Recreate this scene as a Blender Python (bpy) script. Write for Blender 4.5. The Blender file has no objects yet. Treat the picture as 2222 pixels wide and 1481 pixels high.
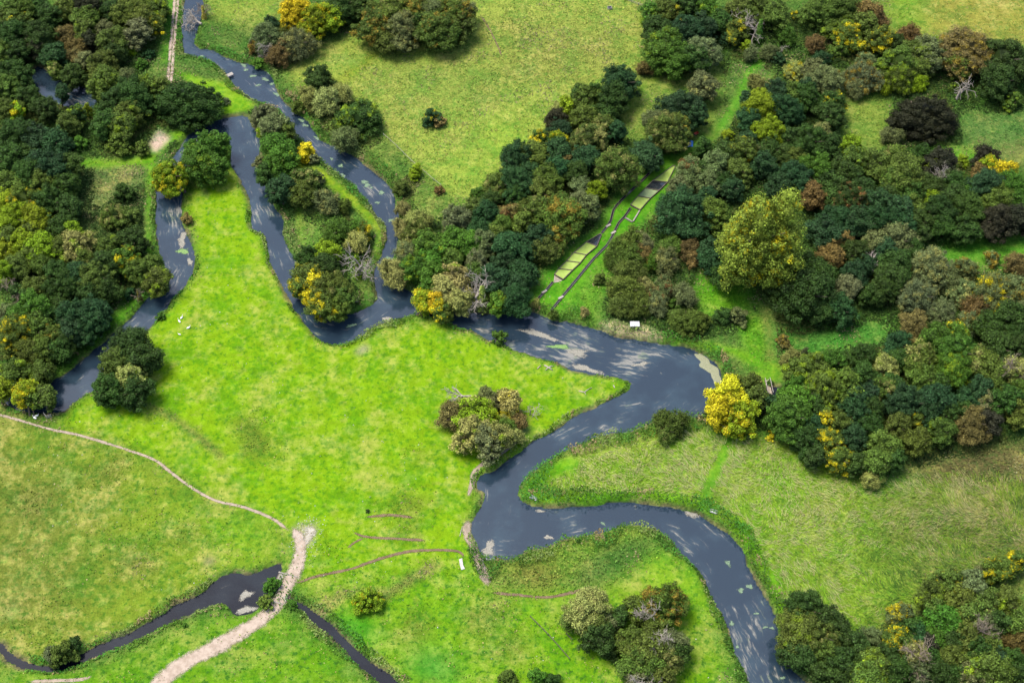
import bpy, bmesh, math, random
import numpy as np
from mathutils import Vector

# ------------------------------------------------------------------ camera, sky, sun, exposure
sc = bpy.context.scene
C = sc.collection
PITCH = math.radians(52.0); HF = math.radians(38.0); CAMH = 254.0
CY = -CAMH / math.tan(PITCH)
cam = bpy.data.objects.new('camera', bpy.data.cameras.new('camera'))
C.objects.link(cam); sc.camera = cam
cam.location = (0, CY, CAMH)
cam.rotation_euler = (math.pi / 2 - PITCH, 0, 0)
cam.data.sensor_fit = 'HORIZONTAL'; cam.data.angle = HF
cam.data.clip_start = 1.0; cam.data.clip_end = 12000.0

SUN_EL, SUN_AZ = math.radians(70), math.radians(-75)      # azimuth from +Y towards +X
world = bpy.data.worlds.new('World'); sc.world = world; world.use_nodes = True
wn = world.node_tree.nodes; wl = world.node_tree.links
sky = wn.new('ShaderNodeTexSky'); sky.sky_type = 'NISHITA'; sky.sun_disc = False
sky.sun_elevation = SUN_EL; sky.sun_rotation = SUN_AZ
sky.dust_density = 3.0; sky.air_density = 1.0; sky.ozone_density = 1.0
bg = wn['Background']; bg.inputs['Strength'].default_value = 0.085
wl.new(sky.outputs[0], bg.inputs['Color'])
sun = bpy.data.objects.new('sun', bpy.data.lights.new('sun', 'SUN')); C.objects.link(sun)
sun.data.energy = 1.5; sun.data.angle = math.radians(28); sun.data.color = (1.0, 0.93, 0.82)
sd_ = Vector((math.sin(SUN_AZ) * math.cos(SUN_EL), math.cos(SUN_AZ) * math.cos(SUN_EL), math.sin(SUN_EL)))
sun.rotation_euler = (-sd_).to_track_quat('-Z', 'Y').to_euler()
sun.location = sd_ * 400
sc.view_settings.view_transform = 'Standard'; sc.view_settings.look = 'None'
sc.view_settings.exposure = 2.33; sc.view_settings.gamma = 1.0
sc.view_settings.use_curve_mapping = False

rng = np.random.default_rng(7); random.seed(7)
TH = math.tan(HF / 2)
SP, CP = math.sin(PITCH), math.cos(PITCH)
WATER = -0.6

def U(px, py, z=0.0):
    """point of the valley floor (height z) that was surveyed at photo coordinate px,py"""
    x = (px - 1111.0) / 1111.0 * TH; y = (740.5 - py) / 1111.0 * TH
    dx, dy, dz = x, CP + y * SP, -SP + y * CP
    t = (z - CAMH) / dz
    return dx * t, CY + dy * t
def mpp(px, py, z=0.0):
    y = (740.5 - py) / 1111.0 * TH
    t = (z - CAMH) / (-SP + y * CP)
    return t * TH / 1111.0
def UP(pts, z=0.0): return np.array([U(a, b, z) for a, b in pts])

# ------------------------------------------------------------------ helpers
def link(o, parent=None):
    C.objects.link(o)
    if parent is not None: o.parent = parent
    return o
def tag(o, label=None, cat=None, group=None, kind=None):
    if label: o['label'] = label
    if cat: o['category'] = cat
    if group: o['group'] = group
    if kind: o['kind'] = kind
    return o
def empty(name, loc=(0, 0, 0), rz=0):
    o = bpy.data.objects.new(name, None); o.location = loc; o.rotation_euler = (0, 0, rz)
    o.empty_display_size = 0.5
    return link(o)
def mesh_np(name, verts, quads, mats, attrs=None, smooth=False, tris=None):
    """verts (n,3), quads (m,4); attrs {name:(domain,type,array)}"""
    me = bpy.data.meshes.new(name)
    verts = np.asarray(verts, np.float32)
    quads = np.asarray(quads, np.int32).reshape(-1, 4) if quads is not None and len(quads) else np.zeros((0, 4), np.int32)
    tris = np.asarray(tris, np.int32).reshape(-1, 3) if tris is not None and len(tris) else np.zeros((0, 3), np.int32)
    me.vertices.add(len(verts)); me.vertices.foreach_set('co', verts.ravel())
    loops = np.concatenate([quads.ravel(), tris.ravel()])
    me.loops.add(len(loops)); me.loops.foreach_set('vertex_index', loops)
    nq, nt = len(quads), len(tris)
    me.polygons.add(nq + nt)
    st = np.concatenate([np.arange(nq) * 4, nq * 4 + np.arange(nt) * 3]).astype(np.int32)
    me.polygons.foreach_set('loop_start', st)
    me.update(calc_edges=True); me.validate()
    me.polygons.foreach_set('use_smooth', np.full(nq + nt, bool(smooth)))
    for k, (dom, typ, arr) in (attrs or {}).items():
        a = me.attributes.new(k, typ, dom)
        key = {'FLOAT': 'value', 'FLOAT_VECTOR': 'vector', 'FLOAT_COLOR': 'color'}[typ]
        a.data.foreach_set(key, np.asarray(arr, np.float32).ravel())
    for m in (mats if isinstance(mats, (list, tuple)) else [mats]): me.materials.append(m)
    return me
def obj(name, me, parent=None, loc=None):
    o = bpy.data.objects.new(name, me)
    if loc is not None: o.location = loc
    return link(o, parent)

class MB:
    """collects boxes / tubes / prisms into one mesh"""
    def __init__(s): s.v = []; s.q = []; s.t = []
    def box(s, c, d, rz=0, ry=0):
        n = len(s.v); x, y, z = d[0] / 2, d[1] / 2, d[2] / 2
        cr, sr = math.cos(rz), math.sin(rz); cy, sy = math.cos(ry), math.sin(ry)
        for k in ((-x,-y,-z),(x,-y,-z),(x,y,-z),(-x,y,-z),(-x,-y,z),(x,-y,z),(x,y,z),(-x,y,z)):
            a = k[0] * cy + k[2] * sy; h = -k[0] * sy + k[2] * cy
            s.v.append((c[0] + a * cr - k[1] * sr, c[1] + a * sr + k[1] * cr, c[2] + h))
        for f in ((0,3,2,1),(4,5,6,7),(0,1,5,4),(1,2,6,5),(2,3,7,6),(3,0,4,7)): s.q.append([n + i for i in f])
        return s
    def bar(s, p, q, w, h):
        p = np.array(p, float); q = np.array(q, float); d = q - p; L = math.hypot(d[0], d[1])
        return s.box((p + q) / 2, (L, w, h), math.atan2(d[1], d[0]), -math.atan2(d[2], L) if L > 1e-6 else 0)
    def tube(s, pts, rad, sides=5, cap=True):
        pts = np.asarray(pts, float); n0 = len(s.v); k = len(pts)
        rad = np.broadcast_to(rad, (k,))
        for i in range(k):
            d = pts[min(i + 1, k - 1)] - pts[max(i - 1, 0)]; d = d / (np.linalg.norm(d) + 1e-9)
            a = np.cross(d, (0, 0, 1.0)) if abs(d[2]) < .95 else np.cross(d, (1.0, 0, 0)); a /= np.linalg.norm(a); b = np.cross(d, a)
            for j in range(sides):
                an = 2 * math.pi * j / sides
                s.v.append(tuple(pts[i] + rad[i] * (a * math.cos(an) + b * math.sin(an))))
        for i in range(k - 1):
            for j in range(sides):
                j2 = (j + 1) % sides
                s.q.append([n0 + i * sides + j, n0 + i * sides + j2, n0 + (i + 1) * sides + j2, n0 + (i + 1) * sides + j])
        if cap:
            for e in (0, k - 1):
                m = len(s.v); s.v.append(tuple(pts[e]))
                for j in range(sides): s.t.append([m, n0 + e * sides + j, n0 + e * sides + (j + 1) % sides])
        return s
    def poly(s, pts, z0, z1):
        """closed prism from a 2-d outline"""
        n = len(s.v); k = len(pts)
        for z in (z0, z1):
            for p in pts: s.v.append((p[0], p[1], z))
        cx, cy = np.mean(np.asarray(pts), axis=0)
        for z, o in ((z0, 0), (z1, k)):
            m = len(s.v); s.v.append((cx, cy, z))
            for i in range(k): s.t.append([m, n + o + i, n + o + (i + 1) % k])
        for i in range(k): s.q.append([n + i, n + (i + 1) % k, n + k + (i + 1) % k, n + k + i])
        return s
    def mesh(s, name, mat, smooth=False):
        me = mesh_np(name, s.v, s.q, mat, tris=s.t, smooth=smooth)
        if len(s.v) < 400:
            b = bmesh.new(); b.from_mesh(me); bmesh.ops.recalc_face_normals(b, faces=b.faces); b.to_mesh(me); b.free()
        return me
    def build(s, name, mat, parent=None, smooth=False, loc=None): return obj(name, s.mesh(name, mat, smooth), parent, loc)

# value noise
_T = rng.random((8, 256, 256)).astype(np.float32)
def vn(x, y, scale, seed=0):
    x = np.asarray(x) / scale + 1000.3; y = np.asarray(y) / scale + 1000.7
    xi = np.floor(x).astype(int); yi = np.floor(y).astype(int); fx = x - xi; fy = y - yi
    fx = fx * fx * (3 - 2 * fx); fy = fy * fy * (3 - 2 * fy); T = _T[seed % 8]
    a = T[xi % 256, yi % 256]; b = T[(xi + 1) % 256, yi % 256]; c = T[xi % 256, (yi + 1) % 256]; d = T[(xi + 1) % 256, (yi + 1) % 256]
    return (a * (1 - fx) + b * fx) * (1 - fy) + (c * (1 - fx) + d * fx) * fy
def fbm(x, y, scale, seed=0, octv=3):
    r = 0; a = 1.0; t = 0
    for i in range(octv): r = r + a * vn(x, y, scale / 2 ** i, seed + i); t += a; a *= .55
    return r / t
def sstep(a, b, x): t = np.clip((x - a) / (b - a), 0, 1); return t * t * (3 - 2 * t)

# ------------------------------------------------------------------ materials
def newmat(name):
    m = bpy.data.materials.new(name); m.use_nodes = True
    nt = m.node_tree; b = nt.nodes['Principled BSDF']
    return m, nt, b
def N(nt, t, **kw):
    n = nt.nodes.new(t)
    for k, v in kw.items(): setattr(n, k, v)
    return n
def mth(nt, op, a, b=None, c=None, clamp=False):
    n = N(nt, 'ShaderNodeMath', operation=op); n.use_clamp = clamp
    for i, v in enumerate((a, b, c)):
        if v is None: continue
        if isinstance(v, (int, float)): n.inputs[i].default_value = v
        else: nt.links.new(v, n.inputs[i])
    return n.outputs[0]
def mixc(nt, f, a, b, blend='MIX'):
    n = N(nt, 'ShaderNodeMix', data_type='RGBA', blend_type=blend)
    for s, v in ((n.inputs[0], f), (n.inputs[6], a), (n.inputs[7], b)):
        if isinstance(v, (int, float)): s.default_value = v
        elif isinstance(v, tuple): s.default_value = (*v, 1)
        else: nt.links.new(v, s)
    return n.outputs[2]
def noise(nt, vec, scale, detail=3, rough=.6):
    n = N(nt, 'ShaderNodeTexNoise'); n.inputs['Scale'].default_value = scale
    n.inputs['Detail'].default_value = detail; n.inputs['Roughness'].default_value = rough
    if vec is not None: nt.links.new(vec, n.inputs['Vector'])
    return n.outputs[0]
def ramp(nt, f, lo, hi): 
    n = N(nt, 'ShaderNodeMapRange'); n.interpolation_type = 'SMOOTHSTEP'
    nt.links.new(f, n.inputs[0]); n.inputs[1].default_value = lo; n.inputs[2].default_value = hi
    return n.outputs[0]
def scalec(nt, c, f):
    n = N(nt, 'ShaderNodeVectorMath', operation='SCALE'); nt.links.new(c, n.inputs[0])
    if isinstance(f, (int, float)): n.inputs['Scale'].default_value = f
    else: nt.links.new(f, n.inputs['Scale'])
    return n.outputs[0]
def bump(nt, h, strength, dist, b):
    n = N(nt, 'ShaderNodeBump'); nt.links.new(h, n.inputs['Height'])
    if isinstance(strength, (int, float)): n.inputs['Strength'].default_value = strength
    else: nt.links.new(strength, n.inputs['Strength'])
    n.inputs['Distance'].default_value = dist; nt.links.new(n.outputs[0], b.inputs['Normal'])

def mat_ground():
    m, nt, b = newmat('valley_ground'); L = nt.links
    pos = N(nt, 'ShaderNodeNewGeometry').outputs['Position']
    col = N(nt, 'ShaderNodeAttribute', attribute_name='col').outputs['Color']
    pr = N(nt, 'ShaderNodeAttribute', attribute_name='prm').outputs['Vector']
    sp = N(nt, 'ShaderNodeSeparateXYZ'); L.new(pr, sp.inputs[0]); dry, rough, lush = sp.outputs
    n1 = noise(nt, pos, 0.09, 4); n2 = noise(nt, pos, 0.45, 4, .65); n3 = noise(nt, pos, 2.6, 3, .7); n4 = noise(nt, pos, 1.0, 3, .6)
    # drier straw-coloured patches
    f = mth(nt, 'MULTIPLY', ramp(nt, mth(nt, 'ADD', mth(nt, 'MULTIPLY', n1, .6), mth(nt, 'MULTIPLY', n2, .4)), .47, .66), dry)
    c = mixc(nt, f, col, mixc(nt, .75, col, (.19, .165, .05)))
    f2 = mth(nt, 'MULTIPLY', ramp(nt, noise(nt, pos, .30, 5, .7), .52, .68), mth(nt, 'MULTIPLY', dry, .7))
    c = mixc(nt, f2, c, (.16, .175, .035))
    hm = ramp(nt, mth(nt, 'ADD', mth(nt, 'MULTIPLY', noise(nt, pos, .16, 4, .6), .55), mth(nt, 'MULTIPLY', n4, .45)), .45, .58)
    c = mixc(nt, mth(nt, 'MULTIPLY', hm, .75), c, mixc(nt, 1.0, c, (.48, .76, .6), 'MULTIPLY'))
    # darker, lusher tufts
    g = mth(nt, 'MULTIPLY', ramp(nt, n4, .54, .66), lush)
    c = mixc(nt, g, c, (.022, .070, .006))
    v = mth(nt, 'MULTIPLY', mth(nt, 'SUBTRACT', n3, .5), mth(nt, 'ADD', mth(nt, 'MULTIPLY', rough, 1.4), .35))
    v = mth(nt, 'ADD', v, mth(nt, 'MULTIPLY', mth(nt, 'SUBTRACT', n2, .5), 1.1))
    v = mth(nt, 'MAXIMUM', mth(nt, 'ADD', v, .98), .2)
    c = scalec(nt, c, v)
    L.new(c, b.inputs['Base Color']); b.inputs['Roughness'].default_value = .9
    b.inputs['Specular IOR Level'].default_value = .03
    h = mth(nt, 'ADD', mth(nt, 'MULTIPLY', n3, .5), n4)
    bump(nt, h, mth(nt, 'ADD', mth(nt, 'MULTIPLY', rough, .7), .25), .35, b)
    return m
def mat_leaf(name='leaf', translucent=.0):
    m, nt, b = newmat(name); L = nt.links
    oi = N(nt, 'ShaderNodeObjectInfo')
    at = N(nt, 'ShaderNodeAttribute', attribute_name='leaf').outputs['Vector']
    sp = N(nt, 'ShaderNodeSeparateXYZ'); L.new(at, sp.inputs[0]); r, g, hh = sp.outputs
    tint = N(nt, 'ShaderNodeAttribute', attribute_type='OBJECT', attribute_name='tint').outputs['Vector']
    amt = N(nt, 'ShaderNodeAttribute', attribute_type='OBJECT', attribute_name='tint_amount').outputs['Fac']
    # autumn colour comes branch by branch
    nz = N(nt, 'ShaderNodeTexNoise'); nz.inputs['Scale'].default_value = .75; nz.inputs['Detail'].default_value = 2
    L.new(N(nt, 'ShaderNodeNewGeometry').outputs['Position'], nz.inputs['Vector'])
    k = mth(nt, 'ADD', mth(nt, 'ADD', mth(nt, 'MULTIPLY', g, .45), mth(nt, 'MULTIPLY', r, .2)), mth(nt, 'MULTIPLY', mth(nt, 'SUBTRACT', nz.outputs[0], .32), .95))
    d = mth(nt, 'SUBTRACT', amt, k)
    f = ramp(nt, d, -.06, .06)
    c = mixc(nt, f, oi.outputs['Color'], tint)
    gg = mth(nt, 'FRACT', mth(nt, 'MULTIPLY', g, 7.31))
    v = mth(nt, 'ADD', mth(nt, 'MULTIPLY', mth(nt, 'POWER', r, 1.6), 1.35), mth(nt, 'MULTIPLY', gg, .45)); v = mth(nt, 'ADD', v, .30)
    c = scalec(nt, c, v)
    L.new(c, b.inputs['Base Color']); b.inputs['Roughness'].default_value = .6
    b.inputs['Specular IOR Level'].default_value = .06
    return m
def mat_veg(name):
    m, nt, b = newmat(name)
    c = N(nt, 'ShaderNodeAttribute', attribute_name='col').outputs['Color']
    nt.links.new(c, b.inputs['Base Color']); b.inputs['Roughness'].default_value = .75
    b.inputs['Specular IOR Level'].default_value = .05
    return m
def mat_water(name, deep, tan, lo=.55, hi=.72, spec=.95):
    m, nt, b = newmat(name); L = nt.links
    pos = N(nt, 'ShaderNodeNewGeometry').outputs['Position']
    fl = N(nt, 'ShaderNodeAttribute', attribute_name='flow').outputs['Vector']
    sp = N(nt, 'ShaderNodeSeparateXYZ'); L.new(fl, sp.inputs[0]); s, d, w = sp.outputs
    wob = noise(nt, pos, .25, 2)
    cb = N(nt, 'ShaderNodeCombineXYZ'); L.new(mth(nt, 'MULTIPLY', s, .24), cb.inputs[0])
    L.new(mth(nt, 'ADD', mth(nt, 'MULTIPLY', d, 1.35), mth(nt, 'MULTIPLY', wob, 1.6)), cb.inputs[1])
    st = noise(nt, cb.outputs[0], 1.0, 5, .68)
    big = noise(nt, pos, .11, 4)
    q = mth(nt, 'ADD', mth(nt, 'ADD', st, mth(nt, 'MULTIPLY', mth(nt, 'SUBTRACT', big, .5), .85)), mth(nt, 'MULTIPLY', mth(nt, 'SUBTRACT', w, .5), .22))
    f = ramp(nt, q, lo, hi)
    f = mth(nt, 'MULTIPLY', f, .85)
    haze = ramp(nt, big, .42, .7)
    dd = mixc(nt, mth(nt, 'MULTIPLY', haze, .55), deep, (deep[0] * 1.9 + .004, deep[1] * 2.0 + .006, deep[2] * 1.8 + .006))
    grn = ramp(nt, noise(nt, pos, .3, 2), .55, .62)
    t = mixc(nt, mth(nt, 'MULTIPLY', grn, .5), tan, (.05, .085, .03))
    c = mixc(nt, f, dd, t)
    L.new(c, b.inputs['Base Color'])
    L.new(mth(nt, 'ADD', mth(nt, 'MULTIPLY', f, .35), .06), b.inputs['Roughness'])
    b.inputs['IOR'].default_value = 1.333; b.inputs['Specular IOR Level'].default_value = spec
    rip = noise(nt, pos, 1.6, 4, .6)
    bump(nt, rip, .10, .15, b)
    return m
def mat_plain(name, c1, c2, scale=3, rough=.8, bmp=.3, spec=.3):
    m, nt, b = newmat(name)
    pos = N(nt, 'ShaderNodeTexCoord').outputs['Object']
    n = noise(nt, pos, scale, 4, .65)
    nt.links.new(mixc(nt, ramp(nt, n, .3, .7), c1, c2), b.inputs['Base Color'])
    b.inputs['Roughness'].default_value = rough; b.inputs['Specular IOR Level'].default_value = spec
    if bmp: bump(nt, n, bmp, .05, b)
    return m
def mat_path(name, c1, c2, c3, cover=0.0):
    m, nt, b = newmat(name); L = nt.links
    pos = N(nt, 'ShaderNodeNewGeometry').outputs['Position']
    e = N(nt, 'ShaderNodeAttribute', attribute_name='edge').outputs['Fac']
    n = noise(nt, pos, .8, 4, .65); n2 = noise(nt, pos, 4, 3, .7)
    c = mixc(nt, ramp(nt, n, .35, .65), c1, c2); c = mixc(nt, mth(nt, 'MULTIPLY', ramp(nt, n2, .5, .85), .35), c, c3)
    L.new(c, b.inputs['Base Color']); b.inputs['Roughness'].default_value = .95; b.inputs['Specular IOR Level'].default_value = .1
    bump(nt, n2, .4, .06, b)
    a = mth(nt, 'ADD', e, mth(nt, 'MULTIPLY', mth(nt, 'SUBTRACT', mth(nt, 'ADD', mth(nt, 'MULTIPLY', n, .5), mth(nt, 'MULTIPLY', n2, .5)), .5), 1.3))
    f = ramp(nt, a, .12 + cover, .62 + cover)
    tr = N(nt, 'ShaderNodeBsdfTransparent'); mx = N(nt, 'ShaderNodeMixShader')
    L.new(f, mx.inputs[0]); L.new(tr.outputs[0], mx.inputs[1]); L.new(b.outputs[0], mx.inputs[2])
    L.new(mx.outputs[0], nt.nodes['Material Output'].inputs[0])
    return m
def mat_mat(name, c1, c2, cut=0.0):
    """ragged floating weed: holes eaten out of the mat"""
    m, nt, b = newmat(name); L = nt.links
    pos = N(nt, 'ShaderNodeNewGeometry').outputs['Position']
    n = noise(nt, pos, .9, 5, .75); n2 = noise(nt, pos, 3.5, 4, .75)
    e = N(nt, 'ShaderNodeAttribute', attribute_name='edge').outputs['Fac']
    L.new(mixc(nt, ramp(nt, n2, .35, .65), c1, c2), b.inputs['Base Color']); b.inputs['Roughness'].default_value = .6
    a = mth(nt, 'ADD', mth(nt, 'ADD', mth(nt, 'MULTIPLY', n, .7), mth(nt, 'MULTIPLY', n2, .3)), mth(nt, 'MULTIPLY', e, .34))
    f = mth(nt, 'MULTIPLY', ramp(nt, a, cut + .54, cut + .74), .9)
    tr = N(nt, 'ShaderNodeBsdfTransparent'); mx = N(nt, 'ShaderNodeMixShader')
    L.new(f, mx.inputs[0]); L.new(tr.outputs[0], mx.inputs[1]); L.new(b.outputs[0], mx.inputs[2])
    L.new(mx.outputs[0], nt.nodes['Material Output'].inputs[0])
    return m

M = dict(
    ground=mat_ground(), leaf=mat_leaf(), veg=mat_veg('herbage'), reed=mat_veg('reed_blades'),
    river=mat_water('river_water', (.009, .017, .026), (.125, .120, .100), .56, .76),
    stream=mat_water('stream_water', (.004, .005, .008), (.09, .08, .06), .68, .82, .40),
    bark=mat_plain('bark', (.035, .027, .018), (.075, .058, .04), 2.5),
    dead=mat_plain('dead_wood', (.13, .115, .095), (.25, .225, .19), 2.0),
    dead_brown=mat_plain('dead_twigs', (.085, .065, .045), (.16, .13, .095), 2.0),
    concrete=mat_plain('old_concrete', (.10, .095, .075), (.19, .175, .15), 1.5),
    darkwall=mat_plain('mossy_brick', (.035, .03, .022), (.09, .075, .055), 2.0),
    ditchwater=mat_plain('still_dark_water', (.008, .010, .014), (.016, .02, .02), .6, .08, 0, .5),
    duck=mat_plain('duckweed', (.14, .205, .03), (.185, .25, .055), .9, .8),
    duck2=mat_plain('pale_duckweed', (.10, .15, .06), (.145, .19, .085), .7, .7),
    silt=mat_plain('pale_silt', (.13, .11, .085), (.20, .175, .14), 1.0, .8),
    dirt=mat_path('trodden_earth', (.160, .128, .095), (.215, .175, .135), (.12, .095, .06)),
    gravel_thin=mat_path('stony_turf', (.17, .15, .11), (.26, .24, .20), (.10, .11, .04), .30),
    dirt_faint=mat_path('worn_turf', (.075, .052, .032), (.11, .078, .05), (.06, .05, .02), .06),
    gravel=mat_path('pale_gravel_track', (.190, .150, .115), (.250, .205, .165), (.15, .12, .085)),
    white=mat_plain('white_paint', (.27, .27, .285), (.34, .34, .355), 2.0, .5, .05),
    swan=mat_plain('white_feathers', (.42, .42, .41), (.55, .55, .54), 6, .7, .1),
    beak=mat_plain('orange_beak', (.5, .16, .02), (.6, .2, .03), 6, .5, 0),
    rust=mat_plain('weathered_tin', (.17, .10, .075), (.28, .22, .19), 2.0, .6),
    wood=mat_plain('weathered_timber', (.14, .11, .08), (.28, .24, .19), 3.0),
    plank=mat_plain('grey_planks', (.15, .135, .115), (.24, .22, .195), 3.0),
    blue=mat_plain('blue_tarpaulin', (.02, .10, .42), (.04, .18, .58), 1.2, .35, .6, .5),
    red=mat_plain('faded_red_paint', (.30, .035, .02), (.42, .07, .03), 3, .5, .1),
    black=mat_plain('black_rubber', (.015, .015, .015), (.03, .03, .03), 3, .7, .1),
    tanmat=mat_mat('tan_weed_mat', (.095, .092, .070), (.165, .155, .125)),
    greenmat=mat_mat('green_weed_mat', (.055, .125, .02), (.10, .18, .035)),
    lily=mat_mat('lily_leaves', (.045, .085, .045), (.085, .14, .075), .03),
    algae=mat_mat('algae_shelf', (.10, .115, .05), (.16, .16, .10), -.2),
    stone=mat_plain('pale_stone', (.20, .19, .175), (.30, .29, .27), 3.0),
)

# ------------------------------------------------------------------ water outlines (photo survey)
RIVER = [(470,-420),(450,-200),(442,-60),(442,0),(440,30),(425,78),(422,98),(436,105),(466,111),(490,125),(517,135),(547,142),(572,153),(590,165),(599,196),(617,223),(641,246),
(665,257),(685,290),(698,307),(719,314),(749,327),(783,351),(813,375),(837,398),(850,405),(857,439),(867,473),(872,500),(869,514),(861,531),(857,564),(832,578),
(832,598),(854,613),(874,625),(901,639),(908,662),(931,676),(952,683),(979,683),(1016,678),(1056,683),(1110,682),(1140,672),(1181,686),(1208,699),(1242,699),
(1299,716),(1336,733),(1394,740),(1438,747),(1481,753),(1525,768),(1556,791),(1569,818),(1562,838),(1542,851),(1529,878),(1529,895),(1515,907),(1481,899),
(1458,895),(1427,909),(1394,926),(1357,939),(1309,943),(1286,949),(1245,970),(1208,984),(1161,1018),(1134,1042),(1122,1069),(1137,1092),(1174,1103),(1218,1101),
(1262,1099),(1303,1097),(1319,1091),(1377,1087),(1424,1099),(1458,1101),(1519,1116),(1552,1140),(1590,1167),(1613,1197),(1620,1227),(1640,1261),(1657,1295),
(1674,1319),(1688,1352),(1684,1393),(1704,1440),(1750,1481),(1800,1540),(1900,1700),(1980,1900),
(1840,1900),(1750,1680),(1660,1540),(1625,1481),(1620,1467),(1596,1417),(1586,1376),(1566,1332),(1549,1305),(1536,1275),(1512,1231),(1475,1197),(1455,1170),(1424,1150),(1390,1138),
(1363,1140),(1336,1146),(1296,1157),(1252,1165),(1218,1170),(1195,1180),(1178,1190),(1147,1189),(1134,1204),(1114,1211),(1090,1211),(1056,1217),(1046,1204),
(1033,1184),(1023,1157),(1021,1140),(1029,1119),(1050,1089),(1053,1069),(1033,1062),(1033,1045),(1046,1028),(1070,1022),(1090,1008),(1104,994),(1127,981),
(1147,963),(1161,953),(1198,943),(1232,909),(1282,889),(1323,868),(1350,855),(1367,845),(1367,828),(1333,818),(1303,814),(1245,807),(1211,786),(1168,780),
(1137,765),(1110,757),(1097,750),(1056,737),(1033,720),(999,713),(969,696),(942,689),(915,684),(888,683),(840,699),(800,713),(786,730),(759,743),(719,747),
(699,743),(678,723),(655,696),(634,662),(614,625),(601,598),(587,575),(582,541),(577,510),(547,500),(544,473),(544,439),(520,388),(496,351),(503,317),(486,290),
(449,297),(425,318),(408,350),(395,385),(393,422),(395,486),(402,500),(422,547),(422,591),(402,618),(381,642),(358,672),(321,713),(285,752),(225,815),(206,848),
(182,855),(155,878),(135,895),(101,897),(71,897),(27,888),(0,860),(-50,830),(-250,720),(-700,640),(-700,590),(-250,670),(-50,780),(0,806),(40,832),(80,838),(118,822),(135,818),(169,794),(203,760),(223,747),(253,716),
(280,696),(304,669),(324,642),(362,620),(358,598),(361,581),(351,561),(341,531),(338,480),(338,419),(350,380),(382,334),(405,294),(439,270),(473,260),(500,255),
(537,251),(542,262),(557,290),(567,307),(562,341),(566,375),(577,405),(596,449),(614,473),(617,486),(612,500),(621,531),(641,564),(651,581),(655,630),
(675,665),(712,684),(753,684),(786,676),(817,652),(820,639),(810,608),(812,595),(817,571),(830,548),(842,507),(837,490),(820,473),(800,439),(766,398),(739,385),
(712,358),(692,344),(665,310),(641,290),(630,267),(610,240),(585,228),(554,219),(533,206),(510,189),(496,165),(476,145),(449,127),(405,121),(398,111),(395,68),
(398,40),(402,0),(402,-60),(405,-200),(420,-420)]
STREAM1 = [(-500,1180),(-200,1260),(-60,1340),(0,1393),(27,1420),(51,1433),(95,1446),(135,1438),(176,1417),(230,1393),(270,1379),(304,1359),(354,1332),(388,1308),(432,1292),(456,1275),(479,1248),
(513,1244),(547,1248),(581,1231),(608,1222),(614,1238),(600,1262),(575,1295),(560,1322),(540,1334),(506,1332),(500,1319),(479,1305),(439,1319),(398,1342),(365,1349),(331,1373),
(297,1389),(253,1406),(189,1433),(135,1457),(95,1456),(44,1447),(14,1433),(0,1413),(-60,1370),(-200,1295),(-500,1220)]
STREAM2 = [(631,1296),(651,1306),(692,1335),(726,1362),(759,1393),(800,1433),(837,1457),(868,1481),(900,1520),(1020,1700),(1120,1900),(1070,1900),(970,1700),(850,1520),(830,1481),(803,1467),(759,1423),(729,1389),(702,1369),(672,1342),(648,1318),(626,1304)]
POND = [(72,143),(100,150),(125,176),(190,190),(208,215),(216,230),(180,238),(140,234),(90,207),(68,182)]
POND2 = [(1652,850),(1660,842),(1690,838),(1704,850),(1700,862),(1664,866)]
def smooth_poly(p, it=1):
    p = np.asarray(p, float)
    for _ in range(it):
        q = np.roll(p, -1, 0); p = np.stack([p * .75 + q * .25, p * .25 + q * .75], 1).reshape(-1, 2)
    return p
WPOLYS = {k: smooth_poly(UP(v, WATER)) for k, v in dict(river=RIVER, stream1=STREAM1, stream2=STREAM2, pond=POND, pond2=POND2).items()}

# ------------------------------------------------------------------ ground raster
GS = 0.5
X0, X1, Y0, Y1 = -190.0, 190.0, -125.0, 160.0
gx = np.arange(X0, X1 + .01, GS); gy = np.arange(Y0, Y1 + .01, GS)
NX, NY = len(gx), len(gy)
GX, GY = np.meshgrid(gx, gy, indexing='ij')
WX = GX + (fbm(GX, GY, 3.0, 1) - .5) * 1.3; WY = GY + (fbm(GX, GY, 3.0, 4) - .5) * 1.3

def pip(px, py, poly):
    r = np.zeros(px.shape, bool); n = len(poly)
    for i in range(n):
        xa, ya = poly[i]; xb, yb = poly[(i + 1) % n]
        if ya == yb: continue
        c = ((ya > py) != (yb > py)) & (px < (xb - xa) * (py - ya) / (yb - ya) + xa)
        r ^= c
    return r
def box_idx(xa, xb, ya, yb):
    i0 = max(0, int((xa - X0) / GS)); i1 = min(NX, int((xb - X0) / GS) + 2)
    j0 = max(0, int((ya - Y0) / GS)); j1 = min(NY, int((yb - Y0) / GS) + 2)
    return i0, max(i0, i1), j0, max(j0, j1)
def pmask(poly, X=None, Y=None):
    X = WX if X is None else X; Y = WY if Y is None else Y
    p = np.asarray(poly); m = np.zeros((NX, NY), bool)
    i0, i1, j0, j1 = box_idx(p[:, 0].min() - 2, p[:, 0].max() + 2, p[:, 1].min() - 2, p[:, 1].max() + 2)
    if i1 > i0 and j1 > j0: m[i0:i1, j0:j1] = pip(X[i0:i1, j0:j1], Y[i0:i1, j0:j1], p)
    return m
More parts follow.
